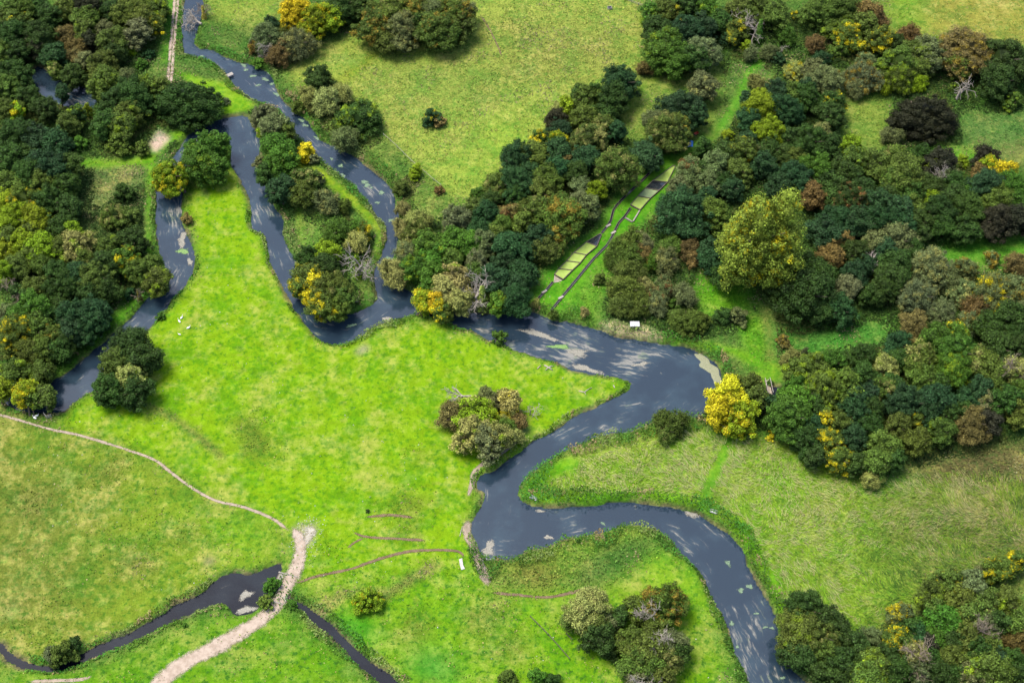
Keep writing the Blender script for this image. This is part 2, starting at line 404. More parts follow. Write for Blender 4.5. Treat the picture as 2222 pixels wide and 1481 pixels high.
def blur(a, r):
    if r < 1: return a.astype(np.float32)
    a = a.astype(np.float32)
    for _ in range(2):
        for ax in (0, 1):
            p = np.pad(a, [(r + 1, r) if k == ax else (0, 0) for k in (0, 1)], mode='edge')
            c = np.cumsum(p, axis=ax, dtype=np.float64)
            n = a.shape[ax]
            a = ((np.take(c, np.arange(2 * r + 1, 2 * r + 1 + n), ax) - np.take(c, np.arange(0, n), ax)) / (2 * r + 1)).astype(np.float32)
    return a
def line_dist(pl, R, closed=False):
    """distance raster to a polyline, only within R"""
    D = np.full((NX, NY), R, np.float32); n = len(pl)
    for i in range(n if closed else n - 1):
        a = pl[i]; b = pl[(i + 1) % n]
        i0, i1, j0, j1 = box_idx(min(a[0], b[0]) - R, max(a[0], b[0]) + R, min(a[1], b[1]) - R, max(a[1], b[1]) + R)
        if i1 <= i0 or j1 <= j0: continue
        x = GX[i0:i1, j0:j1] - a[0]; y = GY[i0:i1, j0:j1] - a[1]
        d = b - a; L2 = d @ d + 1e-9; t = np.clip((x * d[0] + y * d[1]) / L2, 0, 1)
        dd = np.hypot(x - t * d[0], y - t * d[1])
        D[i0:i1, j0:j1] = np.minimum(D[i0:i1, j0:j1], dd)
    return D
SD = np.full((NX, NY), 9.0, np.float32); SDK = {}
for k, p in WPOLYS.items():
    d = line_dist(p, 9.0, True); ins = pmask(p, GX, GY)
    s = np.where(ins, -d, d); SDK[k] = s; SD = np.minimum(SD, s)
# ragged little bays in the waterline
SD = SD + (fbm(GX, GY, 2.2, 2) - .5) * .9 * (np.abs(SD) < 8)

COL = np.zeros((NX, NY, 3), np.float32); DRY = np.zeros((NX, NY), np.float32); ROU = np.zeros_like(DRY); LUS = np.zeros_like(DRY); VEG = np.zeros_like(DRY)
COL[:] = (.040, .080, .014); DRY[:] = .35; ROU[:] = .9; LUS[:] = .5; VEG[:] = .55
def paint(pts, col=None, dry=None, rough=None, lush=None, veg=None, soft=2, amt=1.0, mask=None):
    m = blur(pmask(UP(pts)) if mask is None else mask, soft) * amt
    if col is not None: COL[:] = COL * (1 - m[..., None]) + np.array(col, np.float32) * m[..., None]
    for A, v in ((DRY, dry), (ROU, rough), (LUS, lush), (VEG, veg)):
        if v is not None: A[:] = A * (1 - m) + v * m
def stroke(pts, width, **kw):
    pl = UP(pts); paint(None, mask=(line_dist(pl, width + 1.5) + (fbm(GX, GY, 2.0, 3) - .5) * .9) < width / 2, **kw)
LIME = (.086, .160, .003)
# pastures
paint([(500,310),(540,400),(550,480),(590,560),(610,600),(700,740),(760,740),(830,700),(940,690),(1100,750),(1365,815),(1365,850),(1230,930),(1100,1010),(1030,1060),(1020,1150),(1060,1280),(820,1260),(650,1270),(620,1150),
       (470,1085),(330,995),(110,930),(190,850),(300,870),(320,710),(430,590),(425,540),(395,440)], LIME, .70, .15, .42, 0, 3)
paint([(-900,880),(0,905),(110,930),(290,975),(470,1085),(620,1150),(635,1230),(500,1245),(440,1290),(300,1360),(100,1440),(-900,1330)], (.080,.122,.009), 1.0, .6, .6, 0, 4)
paint([(-900,910),(0,910),(150,1000),(220,1150),(230,1300),(100,1420),(-900,1380)], (.070,.086,.014), 1.0, .75, .5, 0, 14, .85)
paint([(470,1100),(620,1150),(620,1210),(470,1230),(330,1130)], (.078,.155,.006), .7, .4, .6, 0, 8, .8)
paint([(640,1270),(760,1240),(1000,1220),(1060,1280),(1300,1290),(1500,1210),(1560,1330),(1640,1900),(1100,1900),(740,1370)], (.068,.145,.004), .6, .6, .9, 0, 4)
paint([(1060,1280),(1300,1300),(1450,1180),(1540,1300),(1400,1290),(1250,1330),(1130,1310)], (.085,.158,.008), .7, .35, .5, 0, 4)
paint([(-900,1900),(-900,1450),(200,1450),(420,1350),(500,1330),(600,1320),(700,1385),(850,1540),(1050,1900)], (.055,.128,.004), .5, .5, 1.0, 0, 3)
for p_ in ([(51,1240),(90,1215),(145,1183)], [(185,1180),(230,1176),(300,1170),(360,1163)], [(165,1282),(185,1255),(195,1205)]):
    stroke(p_, 1.3, col=(.024,.090,.005), dry=.3, rough=.8, lush=.6, veg=.22, soft=2, amt=.95)
# dark lush flush in the lower pasture
paint([(690,1330),(790,1340),(860,1400),(830,1400),(740,1370)], (.020,.13,.008), 0, .2, .1, 0, 4, 1.0)
paint([(890,1400),(960,1420),(1020,1470),(930,1480),(890,1440)], (.016,.11,.014), 0, .3, .3, .1, 5, 1.0)
# hay field at the top, and its neighbour
paint([(640,190),(610,130),(680,120),(790,60),(800,100),(1000,80),(1020,-60),(1000,-500),(1500,-500),(1400,-60),(1395,160),(1330,170),(1200,280),(1090,360),(1010,450),(960,415),(880,340),(830,285),(760,210)], (.128,.165,.026), .7, 1.0, .45, .24, 3)
paint([(440,-60),(620,-60),(620,30),(560,60),(480,50),(440,20)], (.10,.14,.02), .5, .9, .4, .2, 4)
paint([(1000,50),(1380,30),(1380,150),(1200,200),(1040,170)], (.105,.122,.024), .9, 1.0, .45, .36, 16, .8)
paint([(800,150),(960,130),(1120,180),(1100,230),(960,250),(840,210)], (.088,.125,.022), .7, 1.0, .4, .30, 14, .8)
stroke([(745,170),(775,150),(825,112)], 2.4, col=(.10,.125,.010), dry=.4, rough=.5, lush=.2, veg=.15, soft=2, amt=.8)
paint([(1100,210),(1200,270),(1020,440),(960,390)], (.10,.165,.015), .4, .6, .2, .08, 14, .8)
paint([(1920,-60),(2900,-60),(2900,130),(2080,85),(1930,75)], (.125,.125,.022), .9, .8, .3, .1, 4)
paint([(1920,-60),(2000,-60),(2010,60),(1930,75)], (.07,.13,.012), .5, .6, .3, .1, 6)
# lawns and mown strips
paint([(372,150),(400,160),(440,172),(500,178),(553,228),(540,240),(500,248),(470,255),(440,200)], (.085,.165,.006), .2, .15, .1, 0, 1)
stroke([(155,352),(230,358),(320,348),(350,310),(390,290),(430,262)], 2.8, col=(.070,.15,.006), dry=.2, rough=.15, lush=.1, veg=0, soft=1)
stroke([(328,345),(325,420),(318,480),(325,560)], 1.6, col=(.060,.14,.006), dry=.2, rough=.15, lush=.1, veg=0, soft=1)
stroke([(640,362),(690,372),(740,415),(800,470),(832,505),(818,555)], 2.3, col=(.11,.16,.008), dry=.4, rough=.15, lush=.1, veg=0, soft=1)
stroke([(650,450),(652,490),(660,530)], 1.3, col=(.075,.15,.006), dry=.1, rough=.15, lush=.1, veg=0, soft=1)
stroke([(372,-20),(366,60),(360,130)], 3.0, col=(.045,.12,.010), dry=.2, rough=.5, lush=.3, veg=.2, soft=2)
stroke([(120,815),(165,785),(205,748),(262,692),(318,640)], 4.2, col=(.040,.125,.006), dry=.2, rough=.4, lush=.3, veg=.12, soft=2)
# raceway lawn
paint([(1145,650),(1180,600),(1230,545),(1290,510),(1330,440),(1400,370),(1440,335),(1475,340),(1450,420),(1400,480),(1330,540),(1250,660),(1215,690)], (.045,.140,.006), .15, .25, .25, 0, 2)
paint([(1215,690),(1330,540),(1350,560),(1290,680),(1300,710)], (.055,.13,.010), .3, .5, .4, .35, 3)
# glades
paint([(1500,640),(1520,590),(1580,570),(1640,640),(1610,690),(1540,690)], (.055,.145,.006), .4, .8, .4, .30, 4)
paint([(1650,690),(1700,720),(1940,690),(1950,735),(1760,785),(1680,760)], (.034,.110,.014), .4, .9, .4, .45, 4)
paint([(2000,545),(2100,520),(2900,500),(2900,570),(2010,580)], (.045,.13,.010), .3, .5, .3, .2, 4)
paint([(1630,812),(1665,770),(1700,800),(1690,830),(1650,830)], (.09,.165,.010), .2, .2, .2, 0, 2)
paint([(1600,690),(1660,680),(1670,770),(1620,800)], (.055,.135,.007), .4, .7, .4, .35, 2)
paint([(1820,220),(1930,200),(1920,330),(1830,310)], (.085,.125,.018), .5, .8, .4, .3, 4)
paint([(2080,250),(2900,230),(2900,370),(2100,330)], (.04,.085,.018), .4, .8, .4, .35, 4)
paint([(2120,310),(2900,290),(2900,370),(2130,350)], (.10,.105,.03), .7, .8, .3, .3, 5, .7)
paint([(1990,320),(2150,330),(2130,345),(1990,340)], (.06,.16,.008), .2, .5, .3, .2, 3)
paint([(1350,190),(1420,170),(1560,140),(1560,290),(1440,300),(1350,300)], (.085,.125,.020), .6, .9, .3, .25, 4)
stroke([(1665,105),(1620,170),(1595,230),(1570,270),(1545,295)], 2.2, col=(.05,.135,.010), dry=.3, rough=.2, lush=.2, veg=0, soft=1)
stroke([(1440,160),(1390,190),(1360,230),(1345,300)], 1.6, col=(.075,.125,.012), dry=.4, rough=.2, lush=.1, veg=0, soft=1)
stroke([(1545,295),(1500,320),(1475,345)], 2.4, col=(.06,.14,.010), dry=.5, rough=.2, lush=.2, veg=0, soft=1)
stroke([(1440,745),(1520,748),(1590,760),(1650,790)], 1.8, col=(.065,.15,.006), dry=.2, rough=.2, lush=.1, veg=0, soft=1)
stroke([(1655,660),(1668,730),(1670,780)], 1.0, col=(.08,.10,.02), dry=.6, rough=.2, lush=.1, veg=0, soft=1)
# rough corner left of the narrow arm, island scrub, bank scrub
paint([(165,365),(310,365),(310,470),(310,540),(170,545)], (.062,.088,.026), .7, 1, .4, .6, 3)
paint([(1130,1060),(1160,1040),(1240,985),(1300,955),(1480,920),(1600,950),(1720,950),(1880,1040),(2080,1030),(2900,1040),(2900,1230),(2020,1290),(1860,1370),(1720,1330),(1640,1210),(1500,1105),(1300,1085)], (.105,.175,.014), .5, 1, .3, .15, 4)
paint([(1900,1060),(2100,1040),(2900,1060),(2900,1250),(2020,1290),(1900,1200)], (.070,.074,.026), .7, 1, .3, .25, 12, .9)
paint([(1980,1010),(2100,960),(2900,950),(2900,1050),(2000,1050)], (.055,.050,.018), .6, 1, .2, .5, 4)
paint([(1640,1010),(1760,1010),(1750,1050),(1660,1050)], (.055,.15,.01), .2, .6, .3, .2, 5, .8)
paint([(1850,1040),(1920,1020),(1960,1040),(1900,1075)], (.035,.125,.014), .2, .6, .3, .2, 4)
stroke([(1240,1000),(1180,1035),(1148,1065),(1175,1085),(1300,1078),(1420,1078),(1530,1095),(1600,1140),(1650,1210),(1680,1270),(1700,1330)], 3.0, col=(.070,.165,.005), dry=.2, rough=.2, lush=.1, veg=0, soft=1)
stroke([(1530,1090),(1545,1040),(1575,980),(1590,945)], 2.2, col=(.055,.135,.007), dry=.2, rough=.2, lush=.1, veg=0, soft=1)
paint([(1060,1215),(1140,1190),(1220,1165),(1380,1132),(1440,1160),(1400,1165),(1300,1190),(1250,1250),(1180,1280),(1080,1250)], (.075,.125,.014), .7, 1, .5, .75, 2)
paint([(1090,1235),(1180,1225),(1250,1230),(1180,1275),(1100,1260)], (.085,.080,.018), .6, 1, .3, .75, 4)
paint([(640,530),(660,440),(720,430),(830,510),(815,640),(780,670),(700,650)], (.055,.115,.016), .5, 1, .4, .5, 2, .8)
paint([(640,240),(700,190),(800,240),(860,370),(960,430),(1000,470),(880,480),(840,390),(760,320)], (.075,.115,.020), .7, 1, .5, .5, 3, .85)
# bare ground
for p, c in (([(343,280),(360,295),(368,300),(352,322),(330,330),(328,315)], (.27,.20,.16)),
             ([(1305,700),(1330,697),(1360,705),(1400,712),(1438,725),(1436,738),(1395,737),(1340,728),(1306,716)], (.25,.20,.12)),
             ([(765,758),(800,745),(805,760),(780,768)], (.15,.15,.08)), ([(1130,925),(1148,930),(1128,948),(1100,965)], (.13,.095,.075)),
             ([(645,1140),(690,1130),(675,1180),(655,1195)], (.14,.145,.07)), ([(440,1210),(470,1208),(465,1225),(445,1228)], (.13,.12,.06))):
    paint(p, c, .1, .4, .0, 0, 1, .95)
# grazed-out tussock bands
stroke([(300,872),(345,890),(390,915),(440,955),(480,990)], 1.6, col=(.065,.060,.022), dry=.2, rough=1, lush=.6, veg=.25, soft=1, amt=.75)
for p in ([(840,1080),(920,1075),(930,1110),(850,1120)], [(860,1135),(910,1130),(905,1170),(860,1165)], [(885,1355),(930,1345),(925,1385),(890,1380)], [(900,975),(930,985),(925,1005),(890,1000)],
          [(690,1180),(740,1175),(730,1190),(690,1195)], [(1010,1330),(1060,1320),(1070,1370),(1020,1380)], [(1090,1370),(1150,1380),(1140,1420),(1080,1420)], [(880,1330),(930,1350),(915,1395),(880,1380)], [(1060,1300),(1120,1310),(1110,1340),(1060,1330)],
          [(500,900),(560,905),(600,990),(540,1000)], [(170,1020),(260,1000),(270,1040),(180,1050)], [(40,1060),(120,1050),(110,1120),(40,1130)], [(250,1210),(330,1195),(340,1240),(260,1250)], [(380,1150),(440,1160),(420,1195),(370,1180)]):
    paint(p, (.055,.070,.012), .6, 1, .5, .34, 4, .85)
stroke([(700,1320),(740,1290),(840,1290),(900,1250),(945,1225)], 2.2, col=(.085,.095,.022), dry=.8, rough=1, lush=.5, veg=.5, soft=1, amt=.9)
# river bed and ragged banks
bm = (SD < .9); bedm = SD < .1
BANKW = np.clip(1 - (SD - .2) / 1.3, 0, 1) * (SD > -.5)
COL[:] = COL * (1 - .55 * BANKW[..., None]) + np.array((.045, .095, .012), np.float32) * .55 * BANKW[..., None]
mud = (sstep(.52, .66, fbm(GX, GY, 6, 3)) * np.clip(1 - np.abs(SD - .35) / .7, 0, 1))[..., None]
COL[:] = COL * (1 - .8 * mud) + np.array((.095, .07, .045), np.float32) * .8 * mud
COL[bedm] = (.03, .028, .02)
Z = -.62 * (1 - sstep(0, 1.0, SD)) - .9 * sstep(0, 2.5, -SD)
Z += (fbm(GX, GY, 1.6, 5) - .5) * .28 * ROU * sstep(.6, 2, SD) * (VEG > .1) + (fbm(GX, GY, 14, 6) - .5) * .12 * sstep(.6, 3, SD)

def sample(A, x, y):
    fx = np.clip((np.asarray(x, float) - X0) / GS, 0, NX - 1.001); fy = np.clip((np.asarray(y, float) - Y0) / GS, 0, NY - 1.001)
    i = fx.astype(int); j = fy.astype(int); u = fx - i; v = fy - j
    if A.ndim == 3: u = u[..., None]; v = v[..., None]
    return (A[i, j] * (1 - u) + A[i + 1, j] * u) * (1 - v) + (A[i, j + 1] * (1 - u) + A[i + 1, j + 1] * u) * v
def gz(x, y): return float(sample(Z, np.array([x]), np.array([y]))[0])

# one sheet: fine inside, stretching away to the horizon outside
ext = np.cumsum(1.5 * 1.32 ** np.arange(26)); ext = ext[ext < 9000]
fx = np.concatenate([X0 - ext[::-1], gx, X1 + ext]); fy = np.concatenate([Y0 - ext[::-1], gy, Y1 + ext])
ne = len(ext)
FX, FY = np.meshgrid(fx, fy, indexing='ij')
def padA(A): return np.pad(A, [(ne, ne), (ne, ne)] + [(0, 0)] * (A.ndim - 2), mode='edge')
PZ = padA(Z); PC = padA(COL); PD = padA(DRY); PR = padA(ROU); PL = padA(LUS)
out = (FX < X0) | (FX > X1) | (FY < Y0) | (FY > Y1)
far = np.clip(np.maximum(np.maximum(X0 - FX, FX - X1), np.maximum(Y0 - FY, FY - Y1)) / 40, 0, 1)
PZ = PZ * (1 - far); PC = PC * (1 - far[..., None]) + np.array((.06, .10, .015)) * far[..., None]
nx2, ny2 = FX.shape
idx = np.arange(nx2 * ny2).reshape(nx2, ny2)
q = np.stack([idx[:-1, :-1], idx[1:, :-1], idx[1:, 1:], idx[:-1, 1:]], -1).reshape(-1, 4)
col4 = np.concatenate([PC, np.ones(PC.shape[:2] + (1,))], -1).reshape(-1, 4)
prm = np.stack([PD, PR, PL], -1).reshape(-1, 3)
g = obj('ground', mesh_np('ground', np.stack([FX, FY, PZ], -1).reshape(-1, 3), q, M['ground'],
        {'col': ('POINT', 'FLOAT_COLOR', col4), 'prm': ('POINT', 'FLOAT_VECTOR', prm)}, smooth=True))
tag(g, 'green valley floor of pasture, rough grass and woodland soil', kind='structure')

# ------------------------------------------------------------------ water sheets with their current
LINES = dict(
 river=[[(445,-420),(428,-200),(420,-60),(412,95),(480,130),(545,175),(600,215),(650,275),(700,325),(780,375),(830,430),(848,500),(840,570),(825,620),(870,660),(960,695),(1050,715),(1150,715),(1300,765),(1440,790),(1510,830),(1450,880),(1300,915),(1180,975),(1085,1050),(1075,1150),(1150,1150),(1250,1130),(1390,1110),(1480,1145),(1550,1200),(1600,1290),(1650,1400),(1710,1530),(1820,1690),(1910,1900)],
        [(520,265),(530,330),(560,430),(600,530),(630,620),(690,700),(750,720),(810,690),(870,660)],
        [(510,262),(440,285),(390,350),(365,430),(375,520),(395,580),(370,630),(320,680),(250,730),(190,820),(120,870),(50,860),(-40,800),(-250,695),(-700,615)]],
 stream1=[[(-500,1200),(-200,1280),(0,1400),(50,1440),(150,1430),(300,1375),(400,1325),(480,1280),(580,1245)]], stream2=[[(630,1300),(700,1350),(800,1450),(870,1515),(990,1700),(1090,1900)]],
 pond=[[(80,160),(210,225)]], pond2=[[(1650,850),(1700,850)]])
WEED = np.full((NX, NY), .35, np.float32)
for pts, w in (([(560,130),(700,280),(880,420),(880,560),(820,600),(740,400),(600,260),(520,170)], .75), ([(1100,670),(1300,720),(1450,760),(1440,830),(1200,800),(1050,740)], .85),
               ([(1420,1100),(1560,1150),(1700,1350),(1760,1540),(1620,1540),(1520,1260)], .62), ([(540,300),(620,480),(660,640),(600,640),(560,500)], .6), ([(340,430),(430,540),(400,640),(330,560)], .7),
               ([(1440,770),(1600,790),(1560,900),(1400,900)], .15), ([(1020,1000),(1150,980),(1120,1180),(1020,1200)], .2)):
    m = blur(pmask(UP(pts)), 8); WEED = WEED * (1 - m) + w * m
for key, nm, mt, lab in (('river', 'river', 'river', 'slate blue braided chalk river winding across the valley with trailing weed'),
                         ('stream1', 'stream', 'stream', 'narrow dark stream crossing the lower left pasture'),
                         ('stream2', 'stream', 'stream', 'thin dark ditch stream running to the bottom edge'),
                         ('pond', 'pond', 'river', 'small slate pond inside the top-left wood'), ('pond2', 'pond', 'stream', 'tiny green pond under the plank footbridge')):
    near = SDK[key] < 1.6
    cell = near[:-1, :-1] | near[1:, :-1] | near[1:, 1:] | near[:-1, 1:]
    ids = -np.ones((NX, NY), int); use = np.zeros((NX, NY), bool)
    for a, b_ in ((slice(0, -1), slice(0, -1)), (slice(1, None), slice(0, -1)), (slice(1, None), slice(1, None)), (slice(0, -1), slice(1, None))): use[a, b_] |= cell
    ids[use] = np.arange(use.sum())
    qq = np.stack([ids[:-1, :-1], ids[1:, :-1], ids[1:, 1:], ids[:-1, 1:]], -1)[cell]
    px, py = GX[use], GY[use]
    best = np.full(len(px), 1e9); S = np.zeros(len(px)); Dl = np.zeros(len(px)); s0 = 0
    for pl in LINES[key]:
        pl = smooth_poly_open = UP(pl, WATER)
        for i in range(len(pl) - 1):
            a, b_ = pl[i], pl[i + 1]; d = b_ - a; Ln = math.hypot(*d)
            t = np.clip(((px - a[0]) * d[0] + (py - a[1]) * d[1]) / Ln ** 2, 0, 1)
            ex = px - a[0] - t * d[0]; ey = py - a[1] - t * d[1]; dist = np.hypot(ex, ey)
            u = dist < best; best = np.where(u, dist, best); S = np.where(u, s0 + t * Ln, S)
            Dl = np.where(u, np.sign(d[0] * ey - d[1] * ex) * dist, Dl); s0 += Ln
        s0 += 400
    vv = np.stack([px, py, np.full(len(px), WATER)], -1)
    o = obj(nm, mesh_np(nm, vv, qq, M[mt], {'flow': ('POINT', 'FLOAT_VECTOR', np.stack([S, Dl, WEED[use]], -1))}, smooth=True))
    tag(o, lab, kind='structure')

# ------------------------------------------------------------------ paths and tracks
def resample(pl, step=.6):
    pl = np.asarray(pl, float)
    # catmull-rom
    P = np.vstack([2 * pl[0] - pl[1], pl, 2 * pl[-1] - pl[-2]]); o = []
    for i in range(1, len(P) - 2):
        n = max(2, int(np.hypot(*(P[i + 1] - P[i])) / step))
        for t in np.linspace(0, 1, n, endpoint=False):
            a, b, c, d = P[i - 1], P[i], P[i + 1], P[i + 2]
            o.append(.5 * (2 * b + (c - a) * t + (2 * a - 5 * b + 4 * c - d) * t * t + (3 * b - a - 3 * c + d) * t ** 3))
    o.append(P[-2]); return np.array(o)
def ribbon(name, pts, width, mat, lab, lift=.05):
    pl = resample(UP(pts)); n = len(pl)
    d = np.gradient(pl, axis=0); d /= np.linalg.norm(d, axis=1)[:, None] + 1e-9; nrm = np.stack([-d[:, 1], d[:, 0]], -1)
    w = np.interp(np.linspace(0, 1, n), np.linspace(0, 1, len(width)), width) if isinstance(width, (list, tuple)) else np.full(n, width)
    w = w * (.8 + .4 * vn(pl[:, 0], pl[:, 1], 3, 2)) * 1.5
    ks = np.linspace(-.5, .5, 7); e = 1 - np.abs(ks) * 2
    V = pl[:, None, :] + nrm[:, None, :] * (w[:, None] * ks[None, :])[..., None]
    zz = np.maximum(sample(Z, V[..., 0], V[..., 1]), -.35) + lift
    v = np.concatenate([V, zz[..., None]], -1).reshape(-1, 3)
    ii = np.arange(n * 7).reshape(n, 7); qd = np.stack([ii[:-1, :-1], ii[1:, :-1], ii[1:, 1:], ii[:-1, 1:]], -1).reshape(-1, 4)[:, ::-1]
    ed = np.tile(e, n); endf = np.minimum(np.arange(n), np.arange(n)[::-1]); ed = ed * np.repeat(np.clip(endf / 3, 0, 1), 7)
    o = obj(name, mesh_np(name, v, qd, M[mat], {'edge': ('POINT', 'FLOAT', ed)}, smooth=True))
    return tag(o, lab, kind='structure')
ribbon('track', [(380,-30),(379,0),(374,60),(367,140),(363,184)], .75, 'gravel', 'left wheel rut of the pale track beside the river')
ribbon('track', [(387,-30),(386,0),(382,50),(375,135),(371,183)], .75, 'gravel', 'right wheel rut of the pale track beside the river')
ribbon('path', [(-40,893),(0,900),(40,911),(110,931),(180,946),(290,980),(340,1000),(370,1024),(420,1060),(470,1086),(530,1100),(590,1124),(628,1152)], .55, 'dirt', 'thin pink footpath across the left pasture')
ribbon('track', [(632,1142),(648,1165),(652,1190),(643,1232),(622,1270),(605,1305),(560,1348),(470,1402),(400,1438),(350,1478),(310,1520)], [2.0, 2.6, 2.9, 3.0, 2.8, 2.8], 'gravel', 'wide pinkish gravel farm track crossing the stream', .07)
ribbon('track', [(650,1196),(668,1165),(684,1132)], [2.2, 3.0, 3.4], 'gravel_thin', 'short white stony spur forking off the farm track', .06)
ribbon('path', [(636,1267),(690,1249),(760,1234),(800,1220),(850,1204),(905,1194),(990,1195),(1010,1215)], .6, 'dirt_faint', 'brown cattle path from farm track to river bank', .055)
ribbon('path', [(762,1152),(795,1164),(860,1168),(930,1172)], .6, 'dirt_faint', 'faint forked cattle path in the pasture middle')
ribbon('path', [(748,1192),(775,1173),(795,1165)], .5, 'dirt_faint', 'faint branch joining the forked cattle path', .06)
ribbon('path', [(785,1122),(850,1117),(905,1124)], .6, 'dirt_faint', 'short curved cattle path above the forked one')
ribbon('path', [(1136,934),(1115,962),(1082,985),(1050,1004),(1030,1025),(1024,1050),(1015,1080)], 1.0, 'dirt', 'eroded earth path along bank below the willow clump')
ribbon('path', [(1018,1122),(1012,1150),(1026,1184),(1042,1225),(1062,1272)], [1.6, 1.6, 1.4, 1.6, 2.2], 'dirt', 'trampled pink earth bank where cattle drink at bend')
ribbon('path', [(1062,1285),(1120,1290),(1185,1295),(1235,1286),(1290,1272)], .7, 'dirt_faint', 'worn grass path right of the cattle drink')
ribbon('path', [(60,1478),(120,1476),(170,1474),(205,1465)], .7, 'dirt', 'pale path scrap at the bottom left edge')
ribbon('path', [(1040,30),(1060,60),(1080,100),(1090,125)], .4, 'dirt_faint', 'dark thin animal trail in the hay field')

# ------------------------------------------------------------------ small vegetation that nobody could count
def cards(P, Nn, size, aspect, rot=None):
    """one rhombic leaf face for each point"""
    n = len(P); Nn = Nn / (np.linalg.norm(Nn, axis=1)[:, None] + 1e-9)
    r = rng.normal(size=(n, 3)) if rot is None else rot
    a = np.cross(Nn, r); a /= np.linalg.norm(a, axis=1)[:, None] + 1e-9; b = np.cross(Nn, a)
    sa = (size * aspect)[:, None]; sb = size[:, None]
    k = .25 * (rng.random((n, 1)) - .5)
    V = np.stack([P - a * sa, P - b * sb * (.8 + k), P + a * sa, P + b * sb * (.8 - k)], 1)
    return V.reshape(-1, 3), np.arange(4 * n).reshape(n, 4)
def rand_pts(n):
    return rng.uniform(X0 + 2, X1 - 2, n), rng.uniform(Y0 + 2, Y1 - 2, n)
def inview(x, y, pad=.16):
    d = np.stack([x, y - CY, np.full_like(x, -CAMH)], -1); f = d[:, 1] * CP + d[:, 2] * -SP; up = d[:, 1] * SP + d[:, 2] * CP
    return (np.abs(d[:, 0] / f) < TH * (1 + pad)) & (np.abs(up / f) < TH / 1.5 * (1 + pad * 1.5))
def stuff(name, x, y, z, nrm, size, aspect, colr, lab, cat, mat='veg', rot=None):
    V, Q = cards(np.stack([x, y, z], -1), nrm, size, aspect, rot)
    c4 = np.concatenate([colr, np.ones((len(x), 1))], -1)
    o = obj(name, mesh_np(name, V, Q, M[mat], {'col': ('FACE', 'FLOAT_COLOR', c4)}))
    return tag(o, lab, cat, kind='stuff')
def jit(c, a=.5): return np.clip(c * (1 - a / 2 + a * rng.random((len(c), 1))) * (1 + .18 * (rng.random((len(c), 3)) - .5)), .001, 1)
# rough herbage wherever the ground is rank
x, y = rand_pts(620000); k = inview(x, y, .08); x, y = x[k], y[k]
vh = sample(VEG, x, y); s = sample(SD, x, y); vv = vn(x, y, 3.5, 1) * .6 + vn(x, y, 1.3, 3) * .6
k = (rng.random(len(x)) < np.clip(vh * 1.7, 0, 1)) & (s > .5) & (vh > .05); x, y, vh, vv = x[k], y[k], vh[k], vv[k]
h = vh * (.2 + 1.1 * vv * rng.random(len(x)) ** .5)
cc = sample(COL, x, y) * (.75 + .5 * vv)[:, None] * 1.05
dryk = vn(x, y, 5, 6) + .25 * rng.random(len(x)); cc = np.where((dryk > .82)[:, None], np.array((.12, .11, .05)) * (.6 + .6 * rng.random((len(x), 1))), cc)
nr = rng.normal(size=(len(x), 3)) * .55 + (0, 0, 1.0)
stuff('rough_herbage', x, y, sample(Z, x, y) + h, nr, .12 + .16 * rng.random(len(x)), .45 + .5 * rng.random(len(x)), jit(cc, .9), 'rank green nettles and grasses over the rough ground', 'undergrowth')
# fringe of tall herbs along the banks
LUSH = np.full((NX, NY), .48, np.float32)
def lush(pts, w, hgt): 
    global LUSH
    m = blur(line_dist(UP(pts), w + 2) < w, 3); LUSH = LUSH * (1 - m) + hgt * m
lush([(590,165),(617,223),(665,257),(698,307),(783,351),(850,405)], 5, 1.3)
lush([(1208,695),(1299,712),(1394,736),(1525,764),(1575,815)], 5, 1.5)
lush([(1500,905),(1394,922),(1286,945),(1161,1014),(1118,1069),(1174,1106),(1303,1100),(1424,1102),(1519,1116),(1590,1162),(1625,1227),(1660,1295),(1690,1340)], 4.5, 1.9)
lush([(1056,1222),(1147,1195),(1252,1170),(1363,1145),(1424,1155)], 5, 1.6)
lush([(612,500),(621,531),(651,581)], 4, 1.0); lush([(700,355),(766,402),(842,500)], 3, 1.1)
lush([(790,720),(840,695)], 3, 1.2); lush([(422,98),(547,142)], 4, 1.0); lush([(400,115),(476,150),(550,218)], 3, .8)
lush([(118,818),(223,747),(324,642)], 4, .9); lush([(338,419),(341,531),(358,598)], 3, .7)
lush([(860,530),(857,564),(832,590),(910,650)], 4, 1.0); lush([(431,1292),(300,1370),(100,1450)], 2.5, .7); lush([(640,1300),(720,1380),(830,1475)], 2.5, .8)
lush([(700,1330),(760,1390),(860,1475)], 2.5, .8); lush([(1455,1165),(1512,1231),(1566,1332),(1620,1467)], 2.5, .95)
x, y = rand_pts(1900000); s = sample(SD, x, y); L_ = sample(LUSH, x, y)
k = (s > .12) & (s < .25 + 2.1 * L_ ** 1.2 * (.08 + 1.5 * vn(x, y, 4, 5))) & inview(x, y)
k &= ~((L_ < .5) & (vn(x, y, 5, 7) < .45)); k &= ~((s < 1.2) & (fbm(x, y, 6, 3) > .60) & (L_ < .6))
x, y, s, L_ = x[k], y[k], s[k], L_[k]
h = L_ * (.15 + 1.0 * rng.random(len(x)) ** .6) * (.5 + .9 * vn(x, y, 1.5, 2))
base = np.array((.050, .105, .012)) * (.55 + .8 * vn(x, y, 3, 4))[:, None]
base = np.where((L_ > .72)[:, None], base * (.62, .72, .8), base)
mixk = vn(x, y, 7, 2) + .16 * rng.random(len(x)) - .08; base = np.where((mixk > .68)[:, None], np.array((.085, .12, .030)), base); base = np.where((mixk < .30)[:, None], np.array((.030, .100, .012)), base)
hue = vn(x, y, 2.2, 7); base = np.where((hue > .83)[:, None], np.array((.12, .10, .045)), base)
nr = rng.normal(size=(len(x), 3)) * .6 + (0, 0, 1.0)
